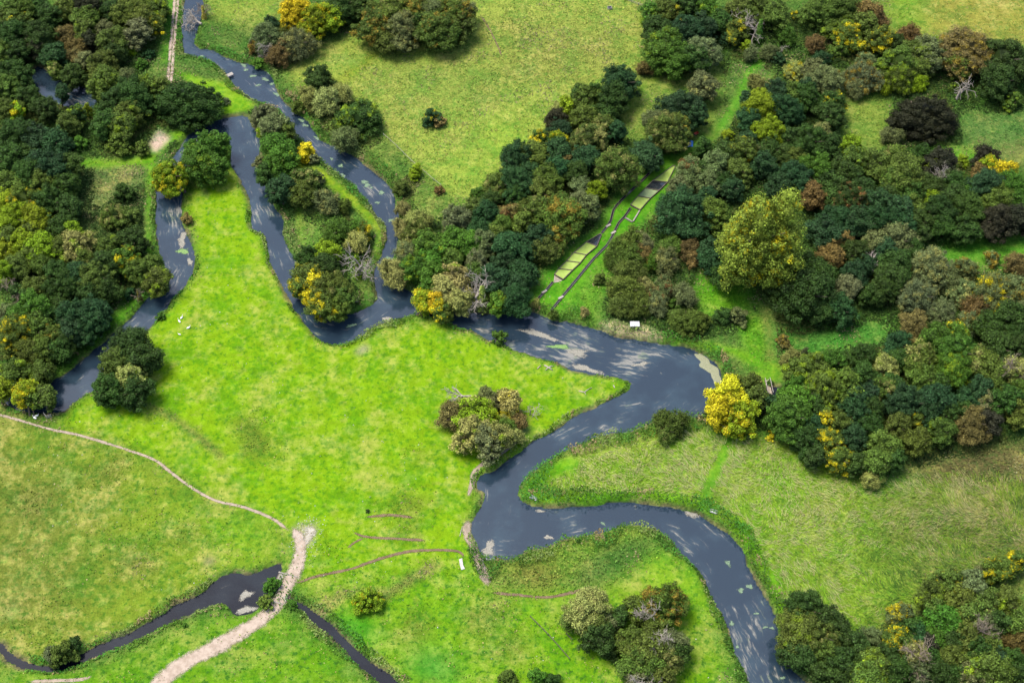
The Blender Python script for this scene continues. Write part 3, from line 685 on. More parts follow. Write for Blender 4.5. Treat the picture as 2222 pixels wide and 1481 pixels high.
stuff('bank_herbs', x, y, np.maximum(sample(Z, x, y), WATER) + h, nr, .12 + .17 * rng.random(len(x)), .4 + .55 * rng.random(len(x)), jit(base, .8), 'fringe of tall green herbs along the water edges', 'bank plants')
# lodged reeds in the fen on the right
x, y = rand_pts(1300000); fen = blur(pmask(UP([(1160,1072),(1240,1005),(1480,930),(1600,955),(1700,965),(1880,1060),(2080,1030),(2300,1050),(2300,1230),(2020,1290),(1870,1370),(1740,1350),(1690,1260),(1600,1135),(1520,1090),(1300,1072)])), 2)
k = (sample(fen, x, y) > rng.random(len(x)) * .9 + .05) & inview(x, y); x, y = x[k], y[k]
pth = sample(VEG, x, y); k = pth > .07; x, y = x[k], y[k]
th = vn(x, y, 22, 1) * 5 + vn(x, y, 6, 4) * 2.6 + rng.normal(size=len(x)) * .4
patch = vn(x, y, 9, 3) * .6 + vn(x, y, 3, 6) * .4
el = .18 + .35 * rng.random(len(x)) + .25 * patch
dirv = np.stack([np.cos(th) * np.cos(el), np.sin(th) * np.cos(el), np.sin(el)], -1)
Ln = (.35 + .55 * rng.random(len(x))); W_ = .022 + .028 * rng.random(len(x))
side = np.stack([-np.sin(th), np.cos(th), np.zeros(len(x))], -1) * W_[:, None]
P0 = np.stack([x, y, sample(Z, x, y) + .05 + .55 * patch * rng.random(len(x))], -1); P1 = P0 + dirv * Ln[:, None] * 1.5
V = np.stack([P0 - side, P0 + side, P1 + side * .4, P1 - side * .4], 1).reshape(-1, 3)
c_s = np.array((.20, .21, .08)); c_g = np.array((.095, .180, .012)); c_d = np.array((.030, .075, .010))
t_ = rng.random(len(x)) * .55 + patch * .65; eastness = np.clip((x - 70) / 50, 0, 1)
zn = vn(x, y, 16, 2); t_ = t_ + (zn - .5) * .6 + (vn(x, y, 1.4, 5) - .5) * .75
cr = np.where((t_ > .70)[:, None], c_s, np.where((t_ > .28)[:, None], c_g, c_d)) * (1 - eastness[:, None] * np.array((.30, .48, .38)))
cr = jit(cr, .7)
o = obj('reed_bed', mesh_np('reed_bed', V, np.arange(len(V)).reshape(-1, 4), M['reed'], {'col': ('FACE', 'FLOAT_COLOR', np.concatenate([cr, np.ones((len(cr), 1))], -1))}))
tag(o, 'wind-flattened straw and green reeds filling the fen on the right', 'reeds', kind='stuff')
# tussocks in the grazed pasture and hay field
x, y = rand_pts(700000); k = inview(x, y); x, y = x[k], y[k]
ro = sample(ROU, x, y); vg = sample(VEG, x, y); s = sample(SD, x, y); ln = sample(LUS, x, y)
hay = blur(pmask(UP([(640,190),(680,120),(790,60),(800,100),(1000,80),(1020,-20),(1400,-20),(1395,160),(1200,280),(1090,360),(1010,450),(880,340),(760,210)])), 2); hy = sample(hay, x, y)
clump = vn(x, y, 1.8, 2) * .5 + vn(x, y, 7, 5) * .5
k = (s > .8) & (vg < .42) & (clump > .56 - .14 * hy) & (rng.random(len(x)) < (.36 + .3 * hy)) & (ro > .18)
x, y, hy, clump = x[k], y[k], hy[k], clump[k]
cc = sample(COL, x, y); u = rng.random(len(x))
big_ = vn(x, y, 13, 3)
cc = np.where((u < np.where(big_ > .5, .5, .22))[:, None], np.array((.16, .155, .045)), np.where((u < .7)[:, None], cc * (.35, .5, .4), cc * .9))
nr = rng.normal(size=(len(x), 3)) * .8 + (.2, -.2, .8)
stuff('grass_tussocks', x, y, sample(Z, x, y) + .04 + .18 * rng.random(len(x)) * (.4 + hy), nr, .09 + .17 * rng.random(len(x)), .35 + .4 * rng.random(len(x)), jit(cc, .6), 'pale and dark grass tussocks dotting the fields', 'grass')
# small white flints and flower heads
x, y = rand_pts(16000); vg = sample(VEG, x, y); s = sample(SD, x, y)
k = (s > 1.5) & (vg < .05) & inview(x, y) & (vn(x, y, 20, 4) > .5) & (rng.random(len(x)) < .30); x, y = x[k], y[k]
spx = rng.normal(size=(200, 2)) * (1.8, 2.6) + U(664, 1165); x = np.concatenate([x, spx[:, 0]]); y = np.concatenate([y, spx[:, 1]])
n = len(x); stuff('white_flints', x, y, sample(Z, x, y) + .09, rng.normal(size=(n, 3)) * .3 + (0, 0, 1), .07 + .10 * rng.random(n), .6 + .3 * rng.random(n), np.tile((.24, .24, .22), (n, 1)) * (.7 + .5 * rng.random((n, 1))), 'tiny white stones and flower heads speckling the turf', 'stones')

# ------------------------------------------------------------------ trees
def sph(n):
    v = rng.normal(size=(n, 3)); return v / np.linalg.norm(v, axis=1)[:, None]
ICO_V, ICO_F = None, None
def ico():
    global ICO_V, ICO_F
    if ICO_V is None:
        p = (1 + 5 ** .5) / 2
        v = np.array([(-1,p,0),(1,p,0),(-1,-p,0),(1,-p,0),(0,-1,p),(0,1,p),(0,-1,-p),(0,1,-p),(p,0,-1),(p,0,1),(-p,0,-1),(-p,0,1)], float)
        ICO_V = v / np.linalg.norm(v[0])
        ICO_F = np.array([(0,11,5),(0,5,1),(0,1,7),(0,7,10),(0,10,11),(1,5,9),(5,11,4),(11,10,2),(10,7,6),(7,1,8),(3,9,4),(3,4,2),(3,2,6),(3,6,8),(3,8,9),(4,9,5),(2,4,11),(6,2,10),(8,6,7),(9,8,1)])
    return ICO_V, ICO_F
def make_crown(style, D, H, nl, per, leaf):
    R = D / 2
    zb = {'tree': .12, 'bush': 0.02, 'willow': .06}[style] * H
    zc0 = zb + (H - zb) * {'tree': .45, 'bush': .30, 'willow': .42}[style]
    # several leaders of unequal height and reach make up the crown
    ns = 1 if D < 2.6 else 3 if D < 6 else 5 if D < 9 else 7 if D < 14 else 9
    subs = [(0.0, 0.0, .70 if ns > 1 else 1.0, 1.0)]; a0 = rng.uniform(0, 6.283)
    for i in range(ns - 1):
        an = a0 + i * 6.283 / max(1, ns - 1) + rng.uniform(-.5, .5); rr = rng.uniform(.36, .60)
        subs.append((math.cos(an) * rr * R, math.sin(an) * rr * R, rng.uniform(.36, .58), rng.uniform(.55, .95)))
    Lp = []; lr = []; cen = []
    wts = np.array([q[2] ** 2 for q in subs]); wts /= wts.sum()
    for (sx, sy, sr, sh), wt in zip(subs, wts):
        n = max(5, int(round(nl * wt))); d = sph(n * 6); ch = [0]; md = np.full(len(d), 9.0)
        for _ in range(n - 1):
            md = np.minimum(md, np.linalg.norm(d - d[ch[-1]], axis=1)); ch.append(int(np.argmax(md * (1 + .35 * (d[:, 2] > -.1)) * (.8 + .4 * rng.random(len(d))))))
        d = d[ch]; top = zb + (H - zb) * sh; zc = zb + (top - zb) * {'tree': .5, 'bush': .32, 'willow': .45}[style]
        rad = .62 + .36 * rng.random(n); Rs = R * sr
        p = d * rad[:, None] * Rs + (sx, sy, 0); p[:, 2] = np.where(d[:, 2] > 0, d[:, 2] * (top - zc), d[:, 2] * (zc - zb)) * rad + zc
        big = (2 * Rs + top - zb) / 3
        Lp.append(p); lr.append(big * (.98 / math.sqrt(n)) * (.50 + .85 * rng.random(n) ** 1.3)); cen.append(np.tile((sx, sy, zc), (n, 1)))
    Lp = np.concatenate(Lp); lr = np.concatenate(lr); nl = len(Lp)
    sq = .75 if style != 'willow' else .95
    cnt = np.maximum(30, (per * (lr / lr.mean()) ** 2).astype(int)); lob = np.repeat(np.arange(nl), cnt)
    u = sph(len(lob)); spray = rng.random(len(lob)) < (.05 if style != 'willow' else .18)
    r = lr[lob] * np.where(spray, 1.1 + .45 * rng.random(len(lob)), .74 + .36 * rng.random(len(lob)))
    P = Lp[lob] + u * r[:, None] * (1, 1, sq)
    nrm = u * .9 + np.array((0, 0, .40)) + rng.normal(size=u.shape) * (.38 if style != 'willow' else .6)
    keep = np.ones(len(P), bool)
    for i in range(nl):
        dd = np.linalg.norm((P - Lp[i]) / (1, 1, sq), axis=1); keep &= ~((dd < lr[i] * .60) & (lob != i))
    keep &= P[:, 2] > .12
    P, nrm, lob = P[keep], nrm[keep], lob[keep]
    n = len(P)
    sz = leaf * (.45 + .85 * rng.random(n)); asp = (.4 + .5 * rng.random(n)) if style != 'willow' else (.22 + .3 * rng.random(n))
    V, Q = cards(P, nrm, sz, asp)
    lrn = rng.random(nl)
    a = np.stack([rng.random(n), lrn[lob], (P[:, 2] - zb) / (H - zb)], -1)
    iv, fi = ico()
    CV = (iv[None] * (lr[:, None, None] * .58) * (1, 1, sq) * (.85 + .3 * rng.random((nl, 12, 1))) + Lp[:, None, :]).reshape(-1, 3)
    CF = (fi[None] + (np.arange(nl) * 12)[:, None, None]).reshape(-1, 3)
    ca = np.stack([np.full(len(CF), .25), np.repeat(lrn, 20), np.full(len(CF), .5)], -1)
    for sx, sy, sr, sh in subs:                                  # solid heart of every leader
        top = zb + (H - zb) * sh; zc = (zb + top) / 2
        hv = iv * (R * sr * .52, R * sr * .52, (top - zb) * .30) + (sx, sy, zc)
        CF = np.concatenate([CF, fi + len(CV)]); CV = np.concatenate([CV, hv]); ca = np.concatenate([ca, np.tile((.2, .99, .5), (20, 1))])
    CV[:, 2] = np.maximum(CV[:, 2], .05)
    allv = np.concatenate([V, CV]); tr_ = CF + len(V)
    return mesh_np('crown', allv, Q, M['leaf'], {'leaf': ('FACE', 'FLOAT_VECTOR', np.concatenate([a, ca]))}, tris=tr_)
def make_trunk(D, H, bush=False):
    mb = MB(); r0 = max(.10, D * .028)
    if bush:
        for i in range(4):
            a = i * 1.57 + rng.random(); t = np.array((math.cos(a), math.sin(a), 0)) * D * .22
            mb.tube([(0, 0, -.15), t * .4 + (0, 0, H * .25), t + (0, 0, H * .6)], [r0 * .8, r0 * .6, r0 * .25], 5)
        return mb.mesh('trunk', M['bark'], True)
    mb.tube([(0, 0, -.3), (0, 0, .15), (r0 * .3, 0, H * .2), (-r0 * .4, r0 * .4, H * .45), (0, 0, H * .75)], [r0 * 1.7, r0 * 1.2, r0, r0 * .75, r0 * .2], 7)
    for i in range(5):
        a = i * 1.26 + rng.random() * .6; z = H * (.25 + .08 * i); t = np.array((math.cos(a), math.sin(a), 0)) * D * .33
        mb.tube([(0, 0, z), t * .5 + (0, 0, z + H * .08), t + (0, 0, z + H * .2)], [r0 * .55, r0 * .4, r0 * .12], 5)
    return mb.mesh('trunk', M['bark'], True)
PROTO = {}
for style, specs in dict(tree=[(4.6, 6.4, 34, 150, .17, 5), (7.5, 8.5, 75, 150, .18, 6), (12, 11, 150, 160, .19, 4), (19, 24, 300, 150, .21, 1)],
                         bush=[(2.2, 1.8, 14, 110, .13, 4), (5.5, 4.6, 52, 150, .17, 4), (10.5, 8, 120, 160, .19, 2), (16, 10, 240, 150, .20, 1)],
                         willow=[(3.0, 3.2, 26, 130, .16, 4), (6.5, 6.2, 80, 140, .18, 4), (11, 9, 160, 150, .20, 2)]).items():
    PROTO[style] = [dict(D=D, H=H, c=[make_crown(style, D, H, nl, per, lf) for _ in range(nv)], t=make_trunk(D, H, style == 'bush')) for D, H, nl, per, lf, nv in specs]

COLS = dict(D=(.019,.040,.007), G=(.032,.076,.008), O=(.042,.066,.010), T=(.014,.036,.011), L=(.092,.142,.006), Y=(.25,.215,.008), B=(.075,.058,.018), S=(.060,.078,.027), K=(.015,.017,.008), W=(.125,.135,.036))
CNAME = dict(D='dark green', G='mid green', O='olive green', T='bluish dark green', L='lime green', Y='yellow', B='rusty brown', S='grey green', K='blackish', W='pale straw green')
TINTS = dict(y=(.25,.215,.005), o=(.125,.095,.012), l=(.095,.145,.007), w=(.135,.14,.038), r=(.095,.050,.016))
TNAME = dict(y=' yellow-flecked', o=' orange-flecked', l=' lime-flecked', w=' straw-flecked', r=' red-flecked')
ORI = dict(a=(0,0), b=(550,0), c=(1100,0), d=(1622,0), e=(0,480), f=(550,480), g=(1100,480), h=(1622,480), i=(0,981), j=(550,981), k=(1100,981), l=(1622,981))
# crown centre x y, crown width (survey units), colour code, then tint / form marks (b bush, w* willow)
SURVEY = dict(
a="""60 60 140 O;140 60 160 O;90 140 150 Oy;240 30 140 D;320 110 130 D;410 50 130 O;560 110 150 O;545 200 130 Ol;750 60 140 D;830 60 170 O;900 30 130 O;1010 50 120 Ol;930 120 150 O;985 140 110 Oy;
880 210 150 S;670 190 110 S;710 250 150 O;620 310 80 SB;690 300 70 WB;740 340 110 D;240 230 170 D;60 230 170 D;150 190 110 D;30 330 120 O;110 340 130 D;450 230 130 BF;480 310 130 BF;500 370 120 BF;270 360 70 BB;340 340 130 T;
345 450 110 Ow;460 470 120 D;640 410 150 O;680 500 140 Ol;620 560 130 O;60 460 140 D;130 490 120 D;165 615 120 D;40 560 150 O;150 640 150 D;290 690 120 D;60 700 130 O;105 720 100 Ly;290 740 130 Oy;490 740 190 Dl;440 790 120 O;
560 700 100 L;680 780 190 D;730 650 160 D;840 600 190 D;930 560 150 Ol;1010 550 100 O;830 720 140 Ol;770 800 150 Ol;870 670 130 D;100 860 190 D;230 880 170 T;350 900 170 T;30 830 80 OyB;520 920 110 GB;770 930 190 OlB;910 950 110 OlB;
860 330 80 LB;950 350 70 TB;910 410 80 GB;800 500 110 SF;1210 650 460 DBX;1455 650 70 SB;1080 1120 250 Ly;1300 940 180 G;1290 1040 190 Gl;1390 1080 140 G;1400 930 140 Gl;60 1010 170 D;170 1000 150 D;310 1060 220 T;180 1110 190 D;420 1060 160 D;
60 1180 170 O;260 1180 160 O;430 1180 140 D;150 1280 190 Oy;50 1280 150 L;320 1290 190 D;430 1330 150 D;80 1400 190 L;220 1400 180 L;380 1440 150 D;800 1240 150 DB;740 1400 200 OwB;840 1400 150 OB;1200 1410 70 BB;560 30 170 K;640 40 110 D;
30 130 110 O;30 420 110 D;240 310 100 K;560 250 90 K;420 560 90 T;560 380 90 S;1060 90 60 GB""",
b="""275 60 170 Y;380 110 180 Ly;480 90 150 Ly;575 90 70 GB;570 10 180 D;690 20 150 D;120 150 90 TF;70 240 160 SF;220 180 90 OyF;290 280 180 SwF;170 350 130 BF;30 300 80 BoF;780 150 190 Oo;900 60 210 Ow;1040 40 190 Oo;930 180 190 Sw;
1060 150 140 D;1170 170 200 Oo;1280 80 200 Oo;1230 220 150 O;1320 160 150 O;860 230 140 O;1130 80 160 S;1350 60 120 S;750 60 120 O;425 510 190 DB;360 620 120 WF;480 640 150 WF;570 600 120 WF;440 680 130 WF;280 690 80 OB;
670 760 290 DlB;580 890 140 SF;1150 755 135 TyB;1195 780 80 BB;1040 1110 110 LB;950 1210 120 OB;1195 1225 60 BB;60 740 170 SB;150 800 150 S;215 830 100 O;75 860 100 LB;150 930 170 G;170 1010 160 Gl;340 970 145 YB;390 1020 70 SB;
55 1050 110 SB;140 1070 120 G;75 1110 100 D;175 1210 160 T;310 1160 160 Ow;310 1240 130 O;400 1140 110 SB;460 1285 140 SwF;570 1320 90 OF;960 1340 90 WF;1050 1420 140 WF;1310 1400 160 S;1420 1330 120 O;1450 1240 110 GB;1490 1370 140 T;
1690 1010 180 T;1690 1160 190 T;1560 1180 140 Ow;1760 1100 120 T;1640 1370 100 Br;1740 1350 110 O;1590 1440 120 O;1530 1280 110 D;30 400 70 GB;200 350 70 OB""",
c="""930 80 120 Gl;1020 60 130 O;1070 80 100 Oy;960 180 150 D;1010 290 210 Gl;1080 370 190 G;1150 180 200 T;1240 170 180 T;1260 320 180 S;1130 250 150 T;1190 360 160 D;1300 60 140 Gl;1380 120 130 D;1400 260 110 TB;1490 60 140 O;1470 190 120 Oy;
1560 110 120 O;1545 300 90 LB;1570 345 80 SF;1600 20 140 O;1150 30 150 D;990 20 120 D;880 440 80 BF;740 520 230 T;690 610 170 D;500 620 140 O;560 590 110 D;460 600 90 D;650 700 140 D;385 680 90 L;325 690 70 WB;310 770 120 K;
490 750 150 O;340 820 130 T;620 800 130 Ow;690 840 110 T;530 870 170 Ow;330 900 100 Ly;210 890 90 Dy;150 980 170 O;320 960 150 T;385 1030 80 B;500 1000 170 T;80 1040 140 T;60 1130 150 T;320 1080 150 T;250 1130 160 O;440 1110 130 D;
220 1230 160 O;100 1190 130 D;170 1350 150 Ow;350 1370 220 Oo;520 1320 140 Sw;480 1190 110 S;565 1220 110 L;20 1380 80 Br;100 1430 110 O;60 1260 120 D;450 1290 120 S;720 1070 270 Owx;910 980 170 T;1260 550 160 Sw;1110 680 200 T;1200 740 150 T;
1010 840 210 Ow;1080 800 160 Oo;1120 880 150 D;940 770 110 S;1600 520 140 WF;1540 640 140 T;1640 680 170 L;1690 830 180 L;1740 570 120 T;1570 760 130 T;1420 870 90 LB;1260 940 160 D;1180 1060 150 Sr;1340 1040 170 S;1190 1140 140 Sw;
1100 1190 110 S;1510 970 160 Oy;1560 900 100 T;1490 1090 140 O;1660 1050 140 T;1650 980 90 S;1290 1170 140 S;1110 1350 280 T;1330 1360 160 O;1290 1260 120 T;1640 1490 560 OyX;1690 330 90 SF;1750 380 90 TB;1400 1160 110 D;1700 950 140 D;1440 1010 120 D;1450 1200 120 T;1250 1080 110 D;1400 950 100 D""",
d="""180 80 150 O;60 30 150 O;300 100 80 OyB;420 110 80 BB;480 50 180 O;600 50 170 O;560 190 100 Ol;640 150 120 Ol;660 230 150 Oy;770 80 150 B;740 150 150 O;830 110 120 B;720 280 70 SB;850 240 140 Oy;1030 230 140 BF;1085 260 70 BrF;590 320 150 OlB;
960 270 100 D;980 390 190 Ol;1080 340 130 O;1190 330 190 Sl;1420 310 260 Bo;1370 400 150 O;1310 270 140 O;1640 370 250 D;1560 340 140 D;1750 400 150 D;1620 510 180 D;1700 650 140 OlB;960 490 170 OlF;1110 530 100 LF;740 490 180 SoF;770 400 110 SoF;
700 560 110 SF;1120 430 120 O;310 460 120 WyF;420 430 120 S;510 500 180 S;290 590 120 O;400 620 140 D;380 560 110 T;540 650 140 Dy;540 730 140 D;190 560 140 T;230 690 180 T;60 530 130 WF;100 690 170 L;70 620 90 L;190 860 150 L;100 790 140 L;
1130 740 440 KBX;940 870 100 SF;480 850 120 WF;400 900 190 D;290 880 140 D;520 930 140 D;660 930 150 L;690 1020 150 Ol;810 1030 160 O;440 1070 190 G;300 1010 110 O;130 1060 180 T;320 1130 180 T;960 1000 140 Ow;1010 1100 220 O;960 1180 160 O;
1250 1030 170 K;1390 1040 90 LB;1200 1080 90 L;1270 1150 150 SF;1150 1160 110 SF;1530 1000 160 K;1550 1070 120 Ly;1490 1110 90 B;1660 1110 110 Y;1660 1060 140 K;1540 1180 190 T;1700 1200 180 G;1620 1270 180 O;1710 1290 140 G;1440 1210 110 G;
810 1170 80 GB;640 1260 210 Dr;560 1210 170 D;430 1250 140 B;820 1300 170 T;960 1340 170 T;1060 1320 140 O;1180 1270 90 L;870 1410 190 T;1100 1410 150 D;1250 1360 190 D;1420 1350 190 D;560 1420 180 T;720 1420 170 T;1600 1400 190 K;1730 1400 170 K;
300 700 120 T;1480 1240 120 D;1330 560 80 OlB;560 520 100 SoF;250 220 100 GF;430 280 110 BF;480 380 90 TF;880 560 80 LF;1000 560 80 OF;1200 1200 140 D;1330 1250 150 D;1060 1240 140 D;1480 1330 150 K;1340 1180 130 D;900 1240 130 D;740 1190 130 D;680 1120 120 D;220 980 120 D;200 1180 140 T;600 1100 140 D;500 1160 130 D;1120 1000 110 D""",
e="""60 40 150 L;150 140 150 L;260 170 170 L;80 100 140 Ol;350 80 170 Ol;370 170 120 O;490 150 170 Wl;530 240 120 Ow;200 60 140 Ol;180 220 130 O;30 180 130 L;30 310 120 L;100 280 120 O;270 260 130 O;450 60 120 L;760 50 170 OwB;850 120 150 D;
700 160 140 Ol;820 250 160 Gy;880 310 140 O;1000 360 160 OlV;970 270 120 O;660 270 170 D;620 350 190 O;520 330 140 T;570 430 150 D;240 420 140 O;390 420 190 D;690 430 140 D;40 590 100 S;200 560 220 G;130 690 190 Oy;240 690 170 O;300 790 160 O;
60 740 150 Oy;200 820 140 O;340 730 140 Oo;490 600 200 T;450 690 150 T;530 710 140 T;610 560 170 T;100 960 150 Ol;180 1060 150 LyV;270 970 110 OV;60 1050 100 LV;310 1060 110 OV;210 1140 100 OV;830 790 300 D;740 870 170 O;920 870 190 D;720 950 120 LB;830 1000 160 Wl;
690 1060 170 D;860 1080 160 D;840 460 90 TB;1030 610 50 GB;400 560 120 D;130 470 110 D;310 620 110 D;380 820 110 D;350 330 130 D;470 410 120 T;600 640 140 T;90 620 110 D;420 760 120 D""",
f="""475 190 140 Ll;350 220 120 D;440 270 150 D;340 340 170 Oy;385 385 110 Y;500 420 190 Ow;480 310 100 D;440 520 160 Oy;560 480 140 O;530 540 120 O;290 430 100 Oy;360 510 90 Oy;660 130 130 WF;560 60 150 GF;700 70 100 OyF;1040 90 170 OwF;960 40 110 WF;
1000 200 140 SwF;1130 140 160 Gl;1290 120 170 G;1390 160 140 G;1180 230 150 Gl;1260 240 140 O;1480 140 140 S;1460 60 130 T;1560 80 90 O;1650 150 180 T;1600 40 160 T;1720 50 160 T;1750 160 120 T;1350 200 130 T;1430 240 120 S;1610 250 120 T;
1740 310 160 T;1540 350 150 T;900 320 160 WF;1050 290 140 Gl;1140 320 150 G;1290 360 180 Wl;1240 430 160 W;1410 330 120 O;1320 500 140 W;1090 500 110 LyV;1120 420 120 G;1200 560 110 OyV;1245 595 70 OV;1170 515 80 YV;1640 350 80 OyB;1580 430 100 WF;
1680 400 120 T;1570 530 110 GlV;1690 510 150 T;1640 470 100 T;1580 740 90 GB;1290 1250 170 BF;1420 1220 190 Lw;1490 1250 140 LyF;1400 1350 190 Wl;1500 1130 110 SF;1560 1160 110 SF;1645 1150 120 Wy;1640 1230 110 WyF;1390 1410 150 Ow;1500 1400 180 Sw;1580 1370 160 Wl;
1700 1270 90 BF;1640 1330 110 OF;1690 1380 80 WF;1520 1460 120 GlB;1060 380 90 GB;980 380 80 GB;640 60 100 GF""",
g="""40 150 170 T;190 110 170 T;330 70 200 Oo;250 170 160 O;310 180 120 Ow;230 235 60 LB;140 300 190 T;30 350 150 T;50 500 180 T;20 430 100 T;60 400 80 OyB;800 130 140 OF;740 180 130 OwF;870 130 120 SF;690 220 140 OF;780 250 150 OF;880 220 120 BF;
940 260 110 GoF;1040 170 130 OF;1160 170 120 BF;1030 240 150 SwF;1200 250 80 BF;780 330 160 OF;600 370 90 OB;770 440 170 OF;690 430 110 OB;890 410 100 WF;1000 440 140 SrF;1140 460 130 SF;960 530 120 SwF;850 545 140 OF;750 540 130 OF;1160 640 200 OB;
1080 610 120 OB;1250 650 140 OB;1490 610 270 SB;1390 610 130 DB;1410 1110 190 Yy;1400 1200 170 Y;1500 1250 180 Ly;1470 1030 90 O;1560 1050 130 O;1610 1020 90 WB;1590 1130 120 O;1070 1290 150 OF;1030 1350 110 OwF;1710 1355 50 YB;1690 1395 45 YB;
290 610 60 OF;180 530 45 WF;1060 540 80 GB;500 590 50 WF;1700 1060 40 GB;1330 250 150 T;1400 330 150 D;1310 170 140 T""",
h="""500 50 170 T;630 50 140 T;615 110 110 B;550 200 140 B;780 30 170 T;820 120 140 S;970 100 180 S;900 190 140 T;1120 80 100 D;950 270 160 D;920 360 160 D;860 430 140 D;380 460 280 D;400 340 220 D;280 360 170 D;640 420 130 S;600 560 150 T;460 560 140 D;
1190 280 220 SwF;1120 290 130 BoF;1400 290 170 SoF;1580 240 230 SoF;1730 270 150 BF;1100 480 200 SwF;1300 380 140 SF;1400 470 160 SwF;1580 480 230 SyF;1480 560 170 BF;1700 430 170 SoF;1250 590 150 SF;1070 660 150 BF;1220 640 130 SF;1430 640 150 SoF;
1560 650 160 D;1700 610 180 D;1740 720 130 D;1240 760 190 G;1330 720 150 Gy;1340 830 230 G;1320 940 200 Gl;1480 890 190 Ow;1550 950 180 O;1620 800 190 D;1740 810 140 D;1700 950 170 W;1650 1150 180 D;1740 1060 140 O;1740 1210 150 O;960 780 190 T;
740 850 200 D;450 920 240 Ol;340 960 190 Ol;550 890 180 G;610 1040 190 O;480 1070 210 Ol;740 990 150 D;890 940 150 Wl;870 1070 140 Ow;1000 890 140 D;1110 870 190 Ow;1130 990 170 O;1030 1150 200 T;1220 1130 190 T;1390 1140 100 T;1550 1150 110 Sw;
1430 1290 210 BF;1240 1330 140 Ol;1100 1400 140 O;960 1310 140 O;870 1420 160 O;1080 1270 80 Oy;700 1230 170 T;600 1290 140 O;500 1280 120 Oy;680 1380 140 T;540 1410 140 Oy;260 1240 280 G;380 1400 150 D;340 1150 170 G;150 1170 140 T;50 1100 130 O;
235 770 160 BBo;270 880 100 WF;370 830 90 SF;1250 20 140 D;1400 30 150 D;1550 20 150 D;1700 20 150 K;310 1060 130 G;800 1200 140 D;1380 1220 100 D;1550 1280 120 K;930 450 100 OB;1760 560 110 SF;200 420 150 D;700 200 140 D;760 260 120 T;700 330 130 T;1000 30 150 T;1050 160 120 D;780 480 100 D;800 1320 140 D;1170 1230 140 T;1300 1230 130 D;1500 1080 140 T;1600 1030 130 O;1250 1050 120 D;930 1050 120 D;700 1120 140 T;430 1190 140 D;420 1300 130 T;780 1110 120 T""",
i="400 1290 190 OB;330 1300 90 SF;470 1240 100 DB;1745 850 110 GB;1710 965 90 OB;1190 1110 30 GB",
j="740 950 190 LyB;1640 1450 130 OB;250 975 60 GB;735 375 25 DB",
k="""520 1000 220 Ww;460 1050 160 O;590 1080 180 O;580 1170 170 D;660 1090 100 S;720 1060 110 D;670 1290 130 DB;830 1010 130 Ol;1010 980 220 Oo;800 1200 170 O;900 1250 220 O;1050 1220 170 S;860 1350 200 O;1010 1330 160 Ow;1000 1430 150 O;870 1460 150 S;
70 1450 170 OB;200 1440 140 GB;300 1465 120 DB;680 1180 60 BoB;1100 1290 130 D;960 1130 120 O""",
l="""370 1000 220 D;330 1140 230 Ol;450 1170 220 Ow;540 1080 180 D;600 1160 150 D;480 1270 150 O;340 1280 190 D;1620 730 160 Oy;1740 700 110 Oy;1540 770 110 SF;1300 830 180 Oy;1180 900 160 Ol;1420 860 190 S;1360 950 200 O;1250 1070 200 G;1440 1050 210 Ow;1520 970 170 O;
1530 1120 140 S;1660 960 160 Ol;1210 1190 140 G;1400 1160 170 O;1560 1230 140 O;1320 1310 160 O;1500 1390 220 Ol;1620 1440 180 O;1440 1450 170 S;1740 1200 140 BF;1700 1330 140 D;990 1030 140 Sy;1030 1130 140 D;970 1200 160 Oy;1060 1290 170 Ws;
900 1300 140 D;840 1370 180 Ol;790 1440 220 Ol;960 1410 160 D;1100 1400 140 S;800 1180 110 SF;1250 1400 140 D;1150 1250 130 K;590 1350 170 D;640 1440 150 D;800 170 110 WF;440 30 120 D;600 40 140 Oy;830 50 160 O;700 80 110 D;960 40 110 D;
1740 1080 130 O;1620 1090 120 D;1210 1000 120 O;1350 1420 110 D;1180 1330 110 D;480 1430 130 D;1740 1430 150 D;1100 1180 130 T;1330 1220 140 D;1480 1280 150 D;1620 1330 150 T;720 1330 140 D;700 1240 130 D""")

ZONES = [('on the river island', [(545,215),(650,235),(850,480),(845,640),(780,690),(640,690),(560,440)]),
 ('in the top-left wood', [(-200,-200),(560,-200),(560,345),(-200,345)]),
 ('by the narrow left arm', [(-200,345),(560,345),(560,1000),(-200,1000)]),
 ('above the hay field', [(560,-200),(1040,-200),(1040,130),(560,130)]),
 ('beside the hay field', [(560,130),(960,130),(960,400),(840,420),(560,480)]),
 ('by the mown path', [(1350,-200),(1900,-200),(1900,330),(1480,330),(1400,300),(1350,180)]),
 ('in the top-right wood', [(1900,-200),(2500,-200),(2500,340),(1900,340)]),
 ('left of the raceways', [(1000,60),(1480,60),(1480,335),(1160,640),(1140,720),(820,720),(820,430),(1000,400)]),
 ('right of the raceways', [(1160,640),(1400,470),(1530,470),(1530,760),(1160,760)]),
 ('in the middle-right wood', [(1400,300),(1980,300),(1980,740),(1530,740),(1400,470)]),
 ('at the right edge', [(1980,330),(2500,330),(2500,760),(1980,760)]),
 ('east of the bend', [(1500,740),(2500,740),(2500,1120),(1500,1120)]),
 ('in the pasture clump', [(940,800),(1180,800),(1180,1020),(940,1020)]),
 ('in the bottom copse', [(1150,1250),(1560,1250),(1560,1600),(1150,1600)]),
 ('in the bottom-right wood', [(1620,1120),(2500,1120),(2500,1600),(1620,1600)]),
 ('in the lower pastures', [(-200,1000),(1150,1000),(1150,1600),(-200,1600)]),
 ('beside the river', [(-500,-500),(3000,-500),(3000,3000),(-500,3000)])]
def zone(px, py):
    for n, p in ZONES:
        if pip(np.array([px]), np.array([py]), p)[0]: return n
